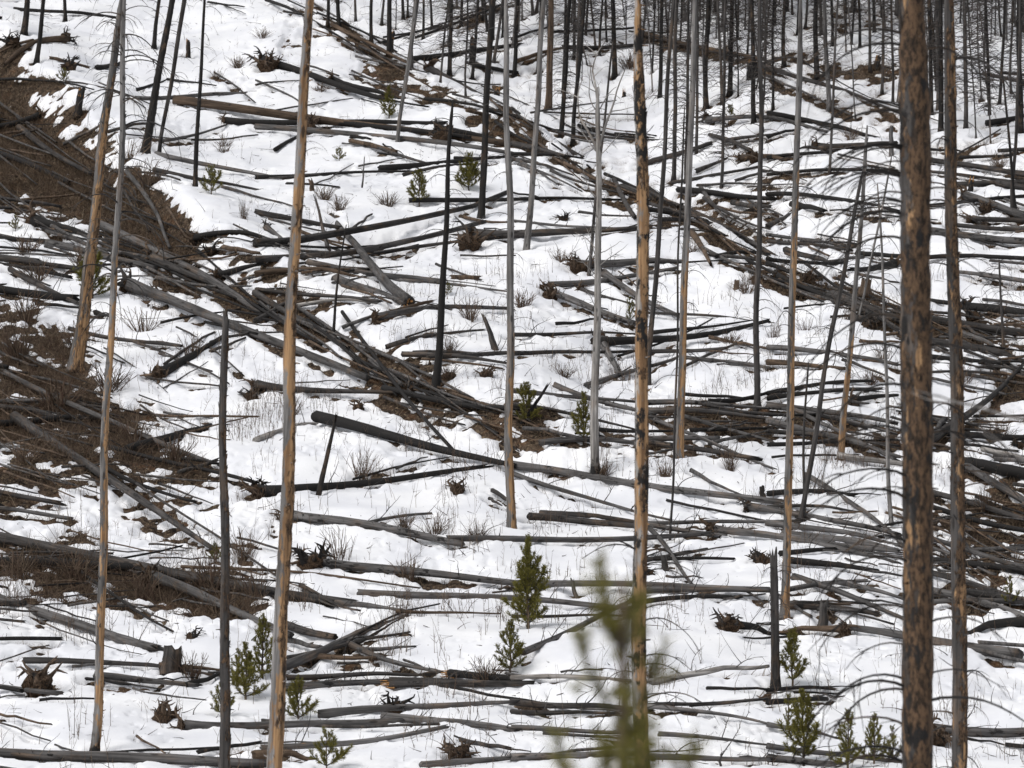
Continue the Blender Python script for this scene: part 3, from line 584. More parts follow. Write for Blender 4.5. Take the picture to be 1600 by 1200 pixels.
def press(A, B, r, amp, spread=0.16):
    """snow melts back along a log or round a trunk"""
    lo, hi = min(A[1], B[1]) - 0.9, max(A[1], B[1]) + 0.9
    i0, i1 = np.searchsorted(ys, [lo, hi]); i1 = min(i1, len(ys))
    if i1 <= i0: return
    cc = [A[0] / A[1], B[0] / B[1]]
    j0, j1 = np.searchsorted(cs, [min(cc) - 0.02, max(cc) + 0.02])
    X, Y = XX[i0:i1, j0:j1], YY[i0:i1, j0:j1]
    dx, dy = B[0] - A[0], B[1] - A[1]; l2 = dx * dx + dy * dy + 1e-9
    t = np.clip(((X - A[0]) * dx + (Y - A[1]) * dy) / l2, 0, 1)
    d = np.hypot(X - A[0] - t * dx, Y - A[1] - t * dy)
    p = amp * np.exp(-(d / (r + spread)) ** 2)
    prox[i0:i1, j0:j1] = np.maximum(prox[i0:i1, j0:j1], p)
for L_ in LOGD: press(L_['A'], L_['B'], L_['r'], random.uniform(0.32, 0.70), random.uniform(0.12, 0.30))
TREEPTS = []
def need_well(P, r, amp=0.6): TREEPTS.append((P, r, amp))

def finish_ground():
    global level
    for P, r, a in TREEPTS: press(P, P + np.array([0.01, 0.01, 0]), r, a, 0.22)
    level = level + 0.05 * fbm(XX / 0.28, YY / 0.3, 91, 2) * sel - prox * (0.75 + 0.6 * fbm(XX / 0.9, YY / 0.9, 51, 2))
    level[YY < 80] = 0.4
    T = np.where(level > 0, 0.20 * np.minimum(1, np.maximum(level, 0) / 0.34) ** 0.85, np.maximum(-0.10, level * 0.6))
    T += np.where(level > 0, 0.02 * pnoise(XX / 0.9, YY / 1.1, 61) * np.minimum(1, np.maximum(level, 0) / 0.2), 0)
    def sheet(name, Z, mat, step, extra=None):
        ii = np.unique(np.r_[0:len(ys):step, len(ys) - 1]); jj = np.unique(np.r_[0:len(cs):step, len(cs) - 1])
        X, Y, Zs = (A[np.ix_(ii, jj)] for A in (XX, YY, Z)); nr, nc = X.shape
        v = np.stack([X, Y, Zs], -1).reshape(-1, 3)
        k = np.arange(nr * nc).reshape(nr, nc)
        q = np.stack([k[:-1, :-1], k[:-1, 1:], k[1:, 1:], k[1:, :-1]], -1).reshape(-1, 4)
        me = bpy.data.meshes.new(name)
        me.vertices.add(len(v)); me.vertices.foreach_set('co', v.ravel())
        me.loops.add(q.size); me.loops.foreach_set('vertex_index', q.ravel().astype(np.int32))
        me.polygons.add(len(q)); me.polygons.foreach_set('loop_start', np.arange(0, q.size, 4, dtype=np.int32))
        me.polygons.foreach_set('use_smooth', np.ones(len(q), bool))
        me.materials.append(mat)
        if extra is not None:
            at = me.attributes.new('thin', 'FLOAT', 'POINT'); at.data.foreach_set('value', extra[np.ix_(ii, jj)].ravel().astype(np.float32))
        me.update(calc_edges=True); me.validate()
        return tag(link(name, me), kind='structure')
    rough = 0.10 * fbm(XX / 0.45, YY / 0.45, 71, 3) * sel
    sheet('hillside', ZZ + rough * 0.6, SOIL, 1)
    thin = np.clip(1 - level / 0.30, 0, 1) * (0.55 + 0.45 * far)
    sheet('snow', ZZ + T, SNOWM, 1, thin)
    return T

# ------------------------------------------------------------------ labels: which one, found by its neighbours
BOUND = [('two-tone', 147, 1181, 196, 0), ('orange', 424, 1225, 483, 0), ('grey pole', 799, 826, 792, 0), ('silver', 930, 750, 936, 130), ('mottled', 1004, 1225, 999, 0),
         ('slim peeled', 1226, 962, 1251, 0), ('thick barked', 1438, 1225, 1423, 0), ('lichened', 1501, 1225, 1484, 0)]
def zone(u, v):
    bs = [(n, x0 + (x1 - x0) * (v - y0) / (y1 - y0)) for n, x0, y0, x1, y1 in BOUND if y1 <= v <= y0 or (v < 0 and y1 == 0)]
    lo = [b for b in bs if b[1] <= u]; hi = [b for b in bs if b[1] > u]
    a = max(lo, key=lambda b: b[1])[0] if lo else None; c = min(hi, key=lambda b: b[1])[0] if hi else None
    if a and c: return f'between {a} and {c} trunks'
    return f'outside the {c or a} trunk'
ORD = 'lowest second third fourth fifth sixth seventh eighth ninth tenth eleventh twelfth thirteenth fourteenth fifteenth sixteenth seventeenth eighteenth nineteenth twentieth'.split()
PENDING = {}
def later_label(o, phrase, u, v): PENDING.setdefault((phrase, zone(u, v)), []).append((v, u, o))
def write_labels():
    for (ph, zn), lst in PENDING.items():
        lst.sort(key=lambda t: -t[0])
        for i, (v, u, o) in enumerate(lst):
            if len(lst) == 1: o['label'] = f'{ph} {zn}'
            elif i == 0: o['label'] = f'lowest {ph} {zn}'
            elif i == len(lst) - 1: o['label'] = f'highest {ph} {zn}'
            else: lb = f'{ORD[min(i, 19)]} {ph} up the slope {zn}'; o['label'] = lb if len(lb.split()) <= 16 else lb.replace(' up the slope', '')

# ------------------------------------------------------------------ builders
def roots_on(parent, R, tone, n, along=0.0, spread=1.0, plate=True):
    """root plate facing local -Z of parent"""
    if plate:
        pl = link('root_plate', random.choice(CLODS), parent, Matrix.Translation((0, 0, along)) @ Matrix.Rotation(random.uniform(0, 6.28), 4, 'Z') @ Matrix.Diagonal((R * .6, R * .5, R * .8, 1)))
    else: pl = parent
    for k in range(n):
        a = 6.283 * (k + random.uniform(-.3, .3)) / n
        d = Vector((math.cos(a), math.sin(a), random.uniform(-0.75, 0.15)))
        ln = R * random.uniform(0.7, 1.5) * spread
        loc = Vector((0, 0, along if not plate else 0)) + d * R * 0.15
        M = basis(d, (0, 0, 1), loc, ln)
        if plate: M = pl.matrix_basis.inverted() @ Matrix.Translation((0, 0, along)) @ M
        ro = link('root', random.choice(ROOT), pl, M); set_wood(ro, tone, char=random.uniform(0, .45))
    return pl

LOG_GROUP = 'fallen burnt logs on the snowy slope'
def make_log(D):
    A, B, r, tone, fl = D['A'], D['B'], D['r'], D['tone'], D['fl']
    x0, y0, x1, y1, wd = D['px']
    ax = B - A; ln = float(np.linalg.norm(ax)); zax = ax / ln
    K = 15; t = np.linspace(0, 1, K); line = A + t[:, None] * ax
    hgt = H(line[:, 0], line[:, 1]) + SNOW; diff = hgt - line[:, 2]
    cf = np.polyfit(t, diff, 2); fit = np.polyval(cf, t)
    bend = np.clip(0.55 * fit, -0.18, 0.3)
    lift = np.clip(np.quantile(diff - bend, 0.8), -0.05, 0.35)
    M = basis(zax, (0, 0, 1), A + np.array([0, 0, r * random.uniform(-.05, .55) + lift * 0.7]))
    upx = (M.to_3x3() @ Vector((1, 0, 0))).z
    pts = np.zeros((K, 3)); pts[:, 2] = t * ln; pts[:, 0] = bend / max(0.3, upx)
    ph = random.uniform(0, 6.28); amp = min(0.07, 0.008 * ln) * (1.0 if 'c' not in fl else 5)
    pts[:, 1] += amp * np.sin(t * 5 + ph); pts[:, 0] += 0.5 * amp * np.sin(t * 7 + ph * 2)
    if 'c' in fl: pts[:, 0] += 0.14 * sstep(.45, .7, t)
    if random.random() < .45 and 'B' not in fl:
        t0 = random.uniform(.25, .75); kk = random.uniform(-.035, .035) * ln * np.maximum(0, t - t0); pts[:, 1] += kk * 1.5; pts[:, 0] += abs(kk) * random.choice([0, .5])
    if random.random() < .4: pts[:, 0] -= r * random.uniform(.6, 1.8) * sstep(.6, 1, t)
    tip = 0.92 if (x1 < -5 or x1 > 1605 or x0 < -5) else random.uniform(0.35, 0.75)
    rad = r * (1 - (1 - tip) * t)
    rad *= 1 + 0.025 * RS.normal(size=K)
    if 'R' in fl: rad[0] *= 1.35; rad[1] *= 1.08
    mb = MB(); v, f = tube(pts, rad, 12, 0.03, (r * 0.7, r * random.choice([0.6, 2.5, 5])))
    mb.add(v, f); me = mb.mesh('trunk', [WOOD])
    dist = A[1]; big = wd >= 6 and dist < 160
    n_br = 0
    if dist < 135: n_br = random.choice([3, 4, 5, 7, 9, 11]) if ln > 2.5 else random.choice([1, 2, 3])
    elif dist < 160: n_br = random.choice([2, 3, 4, 6]) if ln > 2 else 1
    parts = n_br or 'R' in fl or 'B' in fl
    wood = dict(char={'k': .75, 'd': .42, 'g': random.choice([.15, .3, .45]), 'p': .05, 'b': .35}[tone], bark={'b': .4, 'k': .2, 'd': .1}.get(tone, 0.0), peel=random.choice([0, 0, .1, .25]) if tone in 'gb' else 0, peel_top=30)
    if parts:
        root = link('fallen_log', None, None, M); root.empty_display_size = 0.2
        set_wood(link('trunk', me, root), TONE[tone], **wood)
    else:
        root = link('fallen_log', me, None, M); set_wood(root, TONE[tone], **wood)
    if 'R' in fl:
        R = max(0.34, min(0.75, r * 3.4)); roots_on(root, R, TONE['b'] if random.random() < .6 else TONE['d'], 8, -0.1)
    if 'B' in fl:
        sb = MB()
        for k in range(16):
            a = 6.283 * k / 16 + random.uniform(-.2, .2); q = r * random.uniform(.35, .98); p = np.array([math.cos(a) * q, math.sin(a) * q, 0.1])
            v, f = tube([p, p + np.array([0, 0, -random.uniform(.12, .42)])], [r * .24, r * .05], 4); sb.add(v, f)
        link('broken_end', sb.mesh('broken_end', [SPLINT], smooth=False), root)
    for k in range(n_br):
        tt = random.uniform(0.12, 0.97); i = min(K - 2, int(tt * (K - 1)))
        a = random.uniform(-1.25, 1.25); d = Vector((math.cos(a), math.sin(a), random.uniform(0.0, 0.9)))
        long = random.random() < 0.3
        s = random.uniform(.45, 1.0) if long else random.uniform(.12, .38)
        loc = Vector(pts[i] + (pts[i + 1] - pts[i]) * (tt * (K - 1) - i)) + d * float(rad[i]) * 0.5
        b = link('branch', random.choice(STRAIGHT if long else STUB), root, basis(d, (0, 0, 1), loc, s))
        set_wood(b, TONE[random.choice('kddg')], char=.2)
    tag(root, None, 'fallen log', LOG_GROUP)
    words = []
    L = math.hypot(x1 - x0, y1 - y0); sl = abs(y1 - y0) / (abs(x1 - x0) + 1e-6)
    if wd >= 11: words.append('stout')
    elif wd <= 4.5: words.append('thin')
    words.append({'k': 'charred black', 'd': 'dark grey', 'g': 'weathered grey', 'p': 'pale bare', 'b': 'brown'}[tone])
    words.append('fallen log')
    if 'R' in fl: words.append('with upturned roots')
    elif 'B' in fl: words.append('with splintered orange end')
    elif 'c' in fl: words.append('with a kink')
    elif sl > 0.45: words.append('lying steeply')
    elif L < 90: words.append('short piece')
    later_label(root, ' '.join(words), 0.5 * (x0 + x1), 0.5 * (y0 + y1))
    return root

def standing(bu, bv, tu, tv, w0, w1, tone, opt, far=False, name='dead_tree'):
    d = opt.get('d')
    if d:
        # the foot is below the frame: follow the trunk's line down to the ground
        P1, P0 = at_depth(tu, tv, d), at_depth(bu, bv, d)
        dirn = (P1 - P0) / (P1[2] - P0[2]); z0 = P0[2]
        gz = float(H(P0[0], d)); P0 = P0 + dirn * (gz - z0)
    else:
        P0 = ground(bu, bv, 0.12); d = P0[1]; P1 = at_depth(tu, tv, d + 0.3)
    r0, r1 = 0.5 * w0 / ppm(d), 0.5 * w1 / ppm(d)
    need_well(P0, r0, 0.75)
    ax = P1 - P0; hv = float(np.linalg.norm(ax)); dirn = ax / hv
    broken = opt.get('broken'); inframe_top = tv > 5
    if broken or inframe_top: ht = hv
    else: ht = max(hv + 1.5, random.uniform(13, 17))
    K = 26 if not far else 12; n = 14 if w0 > 12 else 9 if not far else 7
    t = np.linspace(0, 1, K) ** 1.5; h = t * ht
    slope = (r1 - r0) / hv
    rad = np.maximum(r0 + slope * h, 0.012)
    if not broken:
        end = 0.35 if inframe_top else 0.12
        rad = np.minimum(rad, np.maximum(0.012, max(r0, r1) * (1.02 - t) * (3.2 if not inframe_top else 6) + 0.01))
    rad = rad * (1 + .55 * np.exp(-h / (.12 + r0)))
    pts = np.zeros((K, 3)); pts[:, 2] = h - (0.15 if not opt.get('d') else 0.2)
    ph = random.uniform(0, 6.28); am = random.uniform(.015, .05) if w0 < 30 else .02
    pts[:, 0] = am * (np.sin(h * 0.55 + ph) + .5 * np.sin(h * 1.4 + 2 * ph)) * np.minimum(1, h); pts[:, 1] = am * np.cos(h * 0.5 + ph) * np.minimum(1, h)
    if not far and w0 > 6:
        K2 = int(max(K, min(130, ht / .12))); h2 = np.linspace(0, ht, K2); rad = np.interp(h2, h, rad); pts = np.stack([np.interp(h2, h, pts[:, i]) for i in range(3)], 1); h = h2; K = K2
        rad = rad * (1 + 0.022 * RS.normal(size=K) + 0.02 * np.sin(h * 2.3 + ph))
    mb = MB(); v, f = tube(pts, rad, n, 0.035 + .05 * opt.get('bark', 0), (0, 0.45 if broken else 0.05)); mb.add(v, f)
    if not far and w0 > 9:
        for k in range(int(hv * (9 if opt.get('bark', 0) > .3 else 4))):      # flakes of bark standing off, and knot stubs
            hh = random.uniform(.3, min(hv + .5, ht - .3)); i = int(np.clip(np.searchsorted(h, hh), 1, K - 1)); a = random.uniform(-1.4, 1.4) if random.random() < .6 else random.uniform(0, 6.28)
            c, s_ = math.cos(a), math.sin(a); R_ = rad[i]; o_ = np.array([c, s_, 0]); tn = np.array([-s_, c, 0]); q0 = pts[i] + o_ * R_ * .96; L2 = random.uniform(.05, .16); W2 = random.uniform(.015, .04)
            if random.random() < .7: mb.add([q0 - tn * W2, q0 + tn * W2, q0 + tn * W2 * .6 + o_ * .022 + np.array([0, 0, L2]), q0 - tn * W2 * .6 + o_ * .014 + np.array([0, 0, L2 * .8])], [(0, 1, 2, 3)])
            else:
                v, f = tube([q0 - o_ * .02, q0 + o_ * random.uniform(.03, .1) + np.array([0, 0, random.uniform(-.02, .04)])], [.016, .008], 5); mb.add(v, f)
    M = basis(dirn, (1, 0, 0), P0)
    root = link(name, None, None, M); root.empty_display_size = 0.3
    tr = link('trunk', mb.mesh('trunk', [WOOD]), root)
    set_wood(tr, TONE[tone] if tone != 'g' or far else (.15, .143, .138), opt.get('char', .3 if tone == 'k' else .05), opt.get('bark', 0), opt.get('peel', 0), opt.get('peel_top', 8), opt.get('char_base', 0))
    def ptat(hh):
        i = int(np.clip(np.searchsorted(h, hh) - 1, 0, K - 2)); q = (hh - h[i]) / (h[i + 1] - h[i])
        return pts[i] + (pts[i + 1] - pts[i]) * q, rad[i]
    return root, ptat, ht, r0, hv
def add_branches(root, ptat, lo, hi, n, meshes, l0, l1, tone, up=(0.05, 0.6), az=None, twig=None):
    for k in range(n):
        hh = random.uniform(lo, hi); p, r = ptat(hh)
        a = random.uniform(0, 6.283) if az is None else random.choice(az) + random.uniform(-.5, .5)
        d = Vector((math.cos(a), math.sin(a), random.uniform(*up)))
        b = link('branch', random.choice(meshes), root, basis(d, (0, 0, 1), Vector(p) + Vector((math.cos(a), math.sin(a), 0)) * r * 0.6, random.uniform(l0, l1)))
        set_wood(b, tone, char=.1)

# twiggy upper parts of trees on the far slope, shared
def twigs_mesh(seed, ht, n, ln, mat):
    rs = np.random.RandomState(seed); mb = MB()
    for k in range(n):
        hh = ht * rs.uniform(0.08, 0.97); a = rs.uniform(0, 6.283)
        d = np.array([math.cos(a), math.sin(a), rs.uniform(-.1, .5)]); q = [np.array([0, 0, hh])]
        l = ln * (1.1 - 0.75 * hh / ht) * rs.uniform(.4, 1.2)
        for s in range(4):
            q.append(q[-1] + d * l / 4); d = d + np.array([0, 0, -0.22]) + rs.normal(size=3) * .12; d /= np.linalg.norm(d)
        v, f = tube(q, np.linspace(.017, .008, 5), 3, rs=rs, cap=False); mb.add(v, f)
        if rs.rand() < .6:
            i = rs.randint(1, 4); e = d + rs.normal(size=3) * .6; e /= np.linalg.norm(e)
            v, f = tube([q[i], q[i] + e * l * .2, q[i] + e * l * .35 + np.array([0, 0, -.05])], [.008, .006, .004], 3, rs=rs, cap=False); mb.add(v, f)
    return mb.mesh('twigs', [mat])
FARTW = [twigs_mesh(200 + i, 14, [40, 100, 190, 290, 380][i % 5], [.6, .8, 1.0, 1.2, 1.0][i % 5], TWIG) for i in range(10)]

# ------------------------------------------------------------------ standing trees
TREE_GROUP = 'standing dead trunks'
LFT, RGT = math.pi, 0.0
for nm, bu, bv, tu, tv, w0, w1, tone, opt, label in MAIN:
    root, ptat, ht, r0, hv = standing(bu, bv, tu, tv, w0, w1, tone, opt)
    tag(root, label, 'dead tree', TREE_GROUP)
    tb = TONE['d']
    if nm == 'two-tone slim':
        add_branches(root, ptat, 10.0, min(ht - .5, hv + .5), 60, ARC, .6, 1.5, TONE['d'], (.1, .5)); add_branches(root, ptat, 2, 9, 12, ARC + STUB, .15, .5, TONE['d'])
    elif nm == 'leaning peeled': add_branches(root, ptat, 4.5, hv + .5, 34, ARC, .5, 1.2, TONE['d'], (.0, .4)); add_branches(root, ptat, 1, 5, 8, STUB, .1, .25, TONE['d'])
    elif nm == 'broken dark': add_branches(root, ptat, .8, ht - .2, 16, STUB, .08, .28, TONE['k'])
    elif nm == 'orange': add_branches(root, ptat, 1, hv, 16, STUB, .06, .2, TONE['b']); add_branches(root, ptat, hv - 3, hv, 4, ARC, .3, .6, TONE['d'])
    elif nm == 'mottled':
        add_branches(root, ptat, 2.8, 6.5, 20, ARC, .55, 1.05, TONE['d'], (.2, .5), [RGT, RGT, LFT]); add_branches(root, ptat, 5.6, hv, 9, STUB, .08, .3, TONE['d'])
    elif nm == 'thick barked':
        add_branches(root, ptat, 3.2, 11.4, 58, ARC, .6, 1.3, TONE['k'], (.05, .45), [LFT, LFT, LFT, RGT]); add_branches(root, ptat, 2.5, hv, 24, STUB, .05, .18, TONE['b'])
    elif nm == 'lichened': add_branches(root, ptat, 3, hv, 48, ARC, .5, 1.1, TONE['d'], (.1, .4)); add_branches(root, ptat, 3, hv, 16, STUB, .08, .3, TONE['d'])
    elif nm == 'grey pole': add_branches(root, ptat, 3.5, hv, 38, ARC, .3, .9, TONE['g'], (.0, .5)); add_branches(root, ptat, .5, 7, 12, STUB, .08, .2, TONE['d'])
    elif nm == 'black': add_branches(root, ptat, .9, ht - .3, 26, ARC, .5, 1.1, TONE['k'], (.0, .3))
    elif nm == 'silver':
        for s_, a_ in ((-1, .16), (1, .26), (-1, .5)):
            p, r = ptat(ht - random.uniform(.2, 2.2)); b = link('branch', STRAIGHT[(s_ + 3) % 8], root, basis((s_ * a_, .05, 1), (0, 1, 0), p, random.uniform(2.2, 3.4))); set_wood(b, TONE['p'])
        add_branches(root, ptat, 5, ht, 26, STRAIGHT, .5, 1.3, TONE['p'], (.5, 1.2))
    elif nm in ('slim peeled', 'tan-sided', 'dark pole', 'bent'): add_branches(root, ptat, 2.5, hv, 48, ARC, .35, 1.1, TONE['d'], (.0, .5)); add_branches(root, ptat, .6, 6, 12, STUB, .08, .25, TONE['d'])
    elif nm in ('lean', 'vee', 'thin pale'): add_branches(root, ptat, 2.5, ht, 40, ARC, .4, 1.1, TONE['d'], (.0, .4))
    elif nm in ('wire', 'sapstick', 'thinlean'): add_branches(root, ptat, .8, ht, 7, STRAIGHT, .12, .4, TONE['d'])
    else: add_branches(root, ptat, 1.5, min(ht, hv + 1), 26, ARC, .4, .9, TONE['d'], (.0, .4))
# a tree just outside the frame whose dead bough reaches in
root, ptat, ht, r0, hv = standing(1700, 1225, 1690, 0, 70, 62, 'd', dict(d=24, bark=.4))
tag(root, 'pale dead bough reaching in past the lichened trunk, out of focus', 'dead tree', TREE_GROUP)
for hh, ln, up_ in ((5.1, 1.0, -.55), (4.6, .7, -.1), (3.6, .55, .1)):
    p, r = ptat(hh); b = link('branch', STRAIGHT[2], root, basis((-1, .1, up_), (0, 0, 1), p, ln)); set_wood(b, TONE['p'])

FOREST_GROUP = 'burnt trunks on the upper slope'
fl_ = [tuple(t.split()) for t in FOREST.replace('\n', '|').split('|')]
fl_ = [(*map(float, t[:5]), t[5]) for t in fl_]
rr = random.Random(5)
placed = [(t[0], t[1]) for t in fl_]
tries = 0
while len(fl_) < 215 and tries < 9000:
    tries += 1
    u = rr.uniform(470, 1640); v = rr.uniform(-28, 230) if rr.random() < .5 else rr.uniform(-30, 80)
    if u < 800 and v > 20 + (u - 500) * 0.33: continue
    if u >= 800 and v > 120 + (u - 800) * .13: continue
    if any(abs(u - a) < 5 and abs(v - b) < 30 for a, b in placed): continue
    if rr.random() > .35 + .65 * sstep(600, 1150, u) * (1.0 if v < 110 else .55): continue
    placed.append((u, v)); lean = rr.gauss(0, .06) * (v + 60)
    fl_.append((u, v, u + lean, -40.0, rr.choice([2, 2.5, 3, 3, 4, 4, 5, 6, 9]), rr.choice('kkdddgg')))
for u, v, tu, tv, wd, tone in fl_:
    root, ptat, ht, r0, hv = standing(u, v, tu, tv, wd * .88, wd * .7, tone, dict(char=.55 if tone == 'k' else .1, bark=.3 if tone == 'b' else 0.1), far=True, name='burnt_tree')
    root.children[0].color = tuple(c * (.9 if tone == 'k' else 1.4) for c in root.children[0].color[:3]) + (1,)
    tw = link('twigs', random.choice(FARTW[3:] if v < 150 and u > 800 else FARTW[:6]), root, Matrix.Rotation(random.uniform(0, 6.28), 4, 'Z') @ Matrix.Scale(ht / 14, 4, (0, 0, 1)))
    tag(tw, kind='stuff')
    tag(root, None, 'dead tree', FOREST_GROUP)
    ph = {'k': 'charred black', 'd': 'dark grey', 'g': 'ash grey', 'b': 'brown barked'}[tone] + (' stout' if wd >= 9 else ' thin' if wd <= 4 else '') + ' burnt trunk'
    later_label(root, ph, u, v)

# ------------------------------------------------------------------ stumps, snags, roots
for it in SNAGS.replace('\n', '|').split('|'):
    t = it.split(); bu, bv, tu, tv, wd = map(float, t[:5]); tone, kind = t[5], t[6]
    P0 = ground(bu, bv, 0.1); P1 = at_depth(tu, tv, P0[1] + .05); ax = P1 - P0; ht = float(np.linalg.norm(ax)); r = .5 * wd / ppm(P0[1])
    need_well(P0, r, .5)
    K = 7; h = np.linspace(0, ht, K); pts = np.zeros((K, 3)); pts[:, 2] = h - .1
    pts[1:, 0] += RS.normal(size=K - 1) * .012; 
    rad = r * np.linspace(1.15, .85 if kind == 's' else .5, K)
    mb = MB(); v, f = tube(pts, rad, 10, .1, (0, min(.5, ht * .3))); mb.add(v, f)
    root = link('burnt_stump' if kind == 's' else 'broken_snag', None, None, basis(ax, (1, 0, 0), P0))
    set_wood(link('trunk', mb.mesh('trunk', [WOOD]), root), TONE[tone], char=.5 if tone == 'k' else .15, bark=.2)
    if kind == 's' and bv < 400 and tone == 'k':
        sb = MB()
        for k in range(9):
            a = 6.283 * k / 9; q = r * .6; p = np.array([math.cos(a) * q, math.sin(a) * q, ht - .28])
            v, f = tube([p, p + np.array([0, 0, .2 + random.uniform(.0, .3)])], [r * .35, r * .1], 4); sb.add(v, f)
        link('broken_end', sb.mesh('broken_end', [SPLINT], smooth=False), root)
    if kind == 'n':
        for k in range(2):
            a = random.uniform(0, 6.28)
            b = link('branch', random.choice(STUB), root, basis((math.cos(a), math.sin(a), .4), (0, 0, 1), (0, 0, ht * random.uniform(.3, .8)), random.uniform(.15, .35))); set_wood(b, TONE[tone])
    tag(root, None, 'stump' if kind == 's' else 'snag', 'stumps and broken snags')
    later_label(root, {'k': 'charred black', 'd': 'dark grey', 'g': 'grey', 'b': 'brown'}[tone] + (' broken stump' if kind == 's' else ' leaning broken snag'), bu, bv)
for it in ROOTS.split('|'):
    bu, bv, hp = map(float, it.split()); P0 = ground(bu, bv, .12); R = hp / ppm(P0[1]) * .62
    need_well(P0, R * .6, .6)
    root = link('root_stump', None, None, Matrix.Translation(P0) @ Matrix.Rotation(random.uniform(0, 6.28), 4, 'Z'))
    link('root_plate', random.choice(CLODS), root, Matrix.Translation((0, 0, R * .18)) @ Matrix.Diagonal((R * .75, R * .65, R * 1.3, 1)))
    tone = TONE[random.choice('bdkb')]
    for k in range(9):
        a = 6.283 * k / 9 + random.uniform(-.3, .3); d = Vector((math.cos(a), math.sin(a) * .7, random.uniform(.1, 2.2)))
        set_wood(link('root', random.choice(ROOT), root, basis(d, (0, 0, 1), (d.x * R * .3, d.y * R * .3, R * .2), R * random.uniform(.7, 1.6))), tone, char=.45)
    tag(root, None, 'root stump', 'upturned roots in the snow')
    later_label(root, 'upturned brown root stump', bu, bv)

# ------------------------------------------------------------------ fallen logs
def size(D): x0, y0, x1, y1, wd = D['px']; return math.hypot(x1 - x0, y1 - y0) * wd * (1.6 if set('RBc') & set(D['fl']) else 1)
LOGD.sort(key=size, reverse=True)
for D in LOGD[:305]: make_log(D)
# the smallest poles and bits of trunk, lying among the others: too many to count
for tone in 'kdgb':
    mb = MB()
    for D in LOGD[305:]:
        if D['tone'] != tone: continue
        A, B, r = D['A'], D['B'], D['r']; K = 6; t = np.linspace(0, 1, K); line = A + t[:, None] * (B - A)
        hg = H(line[:, 0], line[:, 1]) + SNOW - line[:, 2]; off = np.clip(.6 * np.polyval(np.polyfit(t, hg, 2), t), -.15, .3)
        line[:, 2] += off + np.clip(np.quantile(hg - off, .75), -.05, .3) * .7 + r * .5; line[1:-1] += RS.normal(size=(K - 2, 3)) * .015
        v, f = tube(line, r * np.linspace(1, random.uniform(.35, .8), K), 8, .05, (r, r * 3)); mb.add(v, f)
    set_wood(tag(link('log_litter', mb.mesh('log_litter', [WOOD])), kind='stuff'), TONE[tone], char={'k': .7, 'd': .3, 'g': .12, 'b': .2}[tone], bark=.1)

# ------------------------------------------------------------------ young pines
def pine_branch(seed, dens):
    rs = np.random.RandomState(seed); mb = MB(); pts = [np.zeros(3)]; d = np.array([0, 0, 1.0])
    for i in range(7):
        d = d + np.array([.10, 0, 0]) + rs.normal(size=3) * .05; d /= np.linalg.norm(d); pts.append(pts[-1] + d / 7)
    pts = np.array(pts); v, f = tube(pts, np.linspace(.022, .008, 8), 5, rs=rs); mb.add(v, f, 0)
    def needles(q, n, ln, lo):
        V, F = [], []
        for k in range(n):
            t = lo + (1 - lo) * rs.rand(); x = t * (len(q) - 1); i = min(int(x), len(q) - 2)
            p = q[i] + (q[i + 1] - q[i]) * (x - i); ax = (q[i + 1] - q[i]); ax /= np.linalg.norm(ax)
            s = rs.normal(size=3); s -= ax * s.dot(ax); s /= np.linalg.norm(s) + 1e-9
            dd = s * rs.uniform(.5, 1) + ax * rs.uniform(.35, 1.0); dd /= np.linalg.norm(dd)
            side = np.cross(dd, rs.normal(size=3)); side /= np.linalg.norm(side) + 1e-9
            l = ln * rs.uniform(.7, 1.2); b = len(V)
            V += [p - side * .011, p + side * .011, p + dd * l]; F.append((b, b + 1, b + 2))
        mb.add(V, F, 1)
    needles(pts, dens, .17, .18)
    for k in range(5):
        i = rs.randint(2, 6); e = (pts[i + 1] - pts[i]) * 7 + rs.normal(size=3) * .55; e /= np.linalg.norm(e)
        q = np.array([pts[i], pts[i] + e * .14, pts[i] + e * .26 + np.array([.03, 0, 0])])
        v, f = tube(q, [.010, .008, .004], 3, rs=rs, cap=False); mb.add(v, f, 0); needles(q, dens // 4, .14, .1)
    return mb.mesh('branch', [TWIG, NEEDLE], smooth=False)
PB = [pine_branch(300 + i, [130, 165, 200][i % 3]) for i in range(9)]; PBN = [pine_branch(320 + i, 95) for i in range(3)]
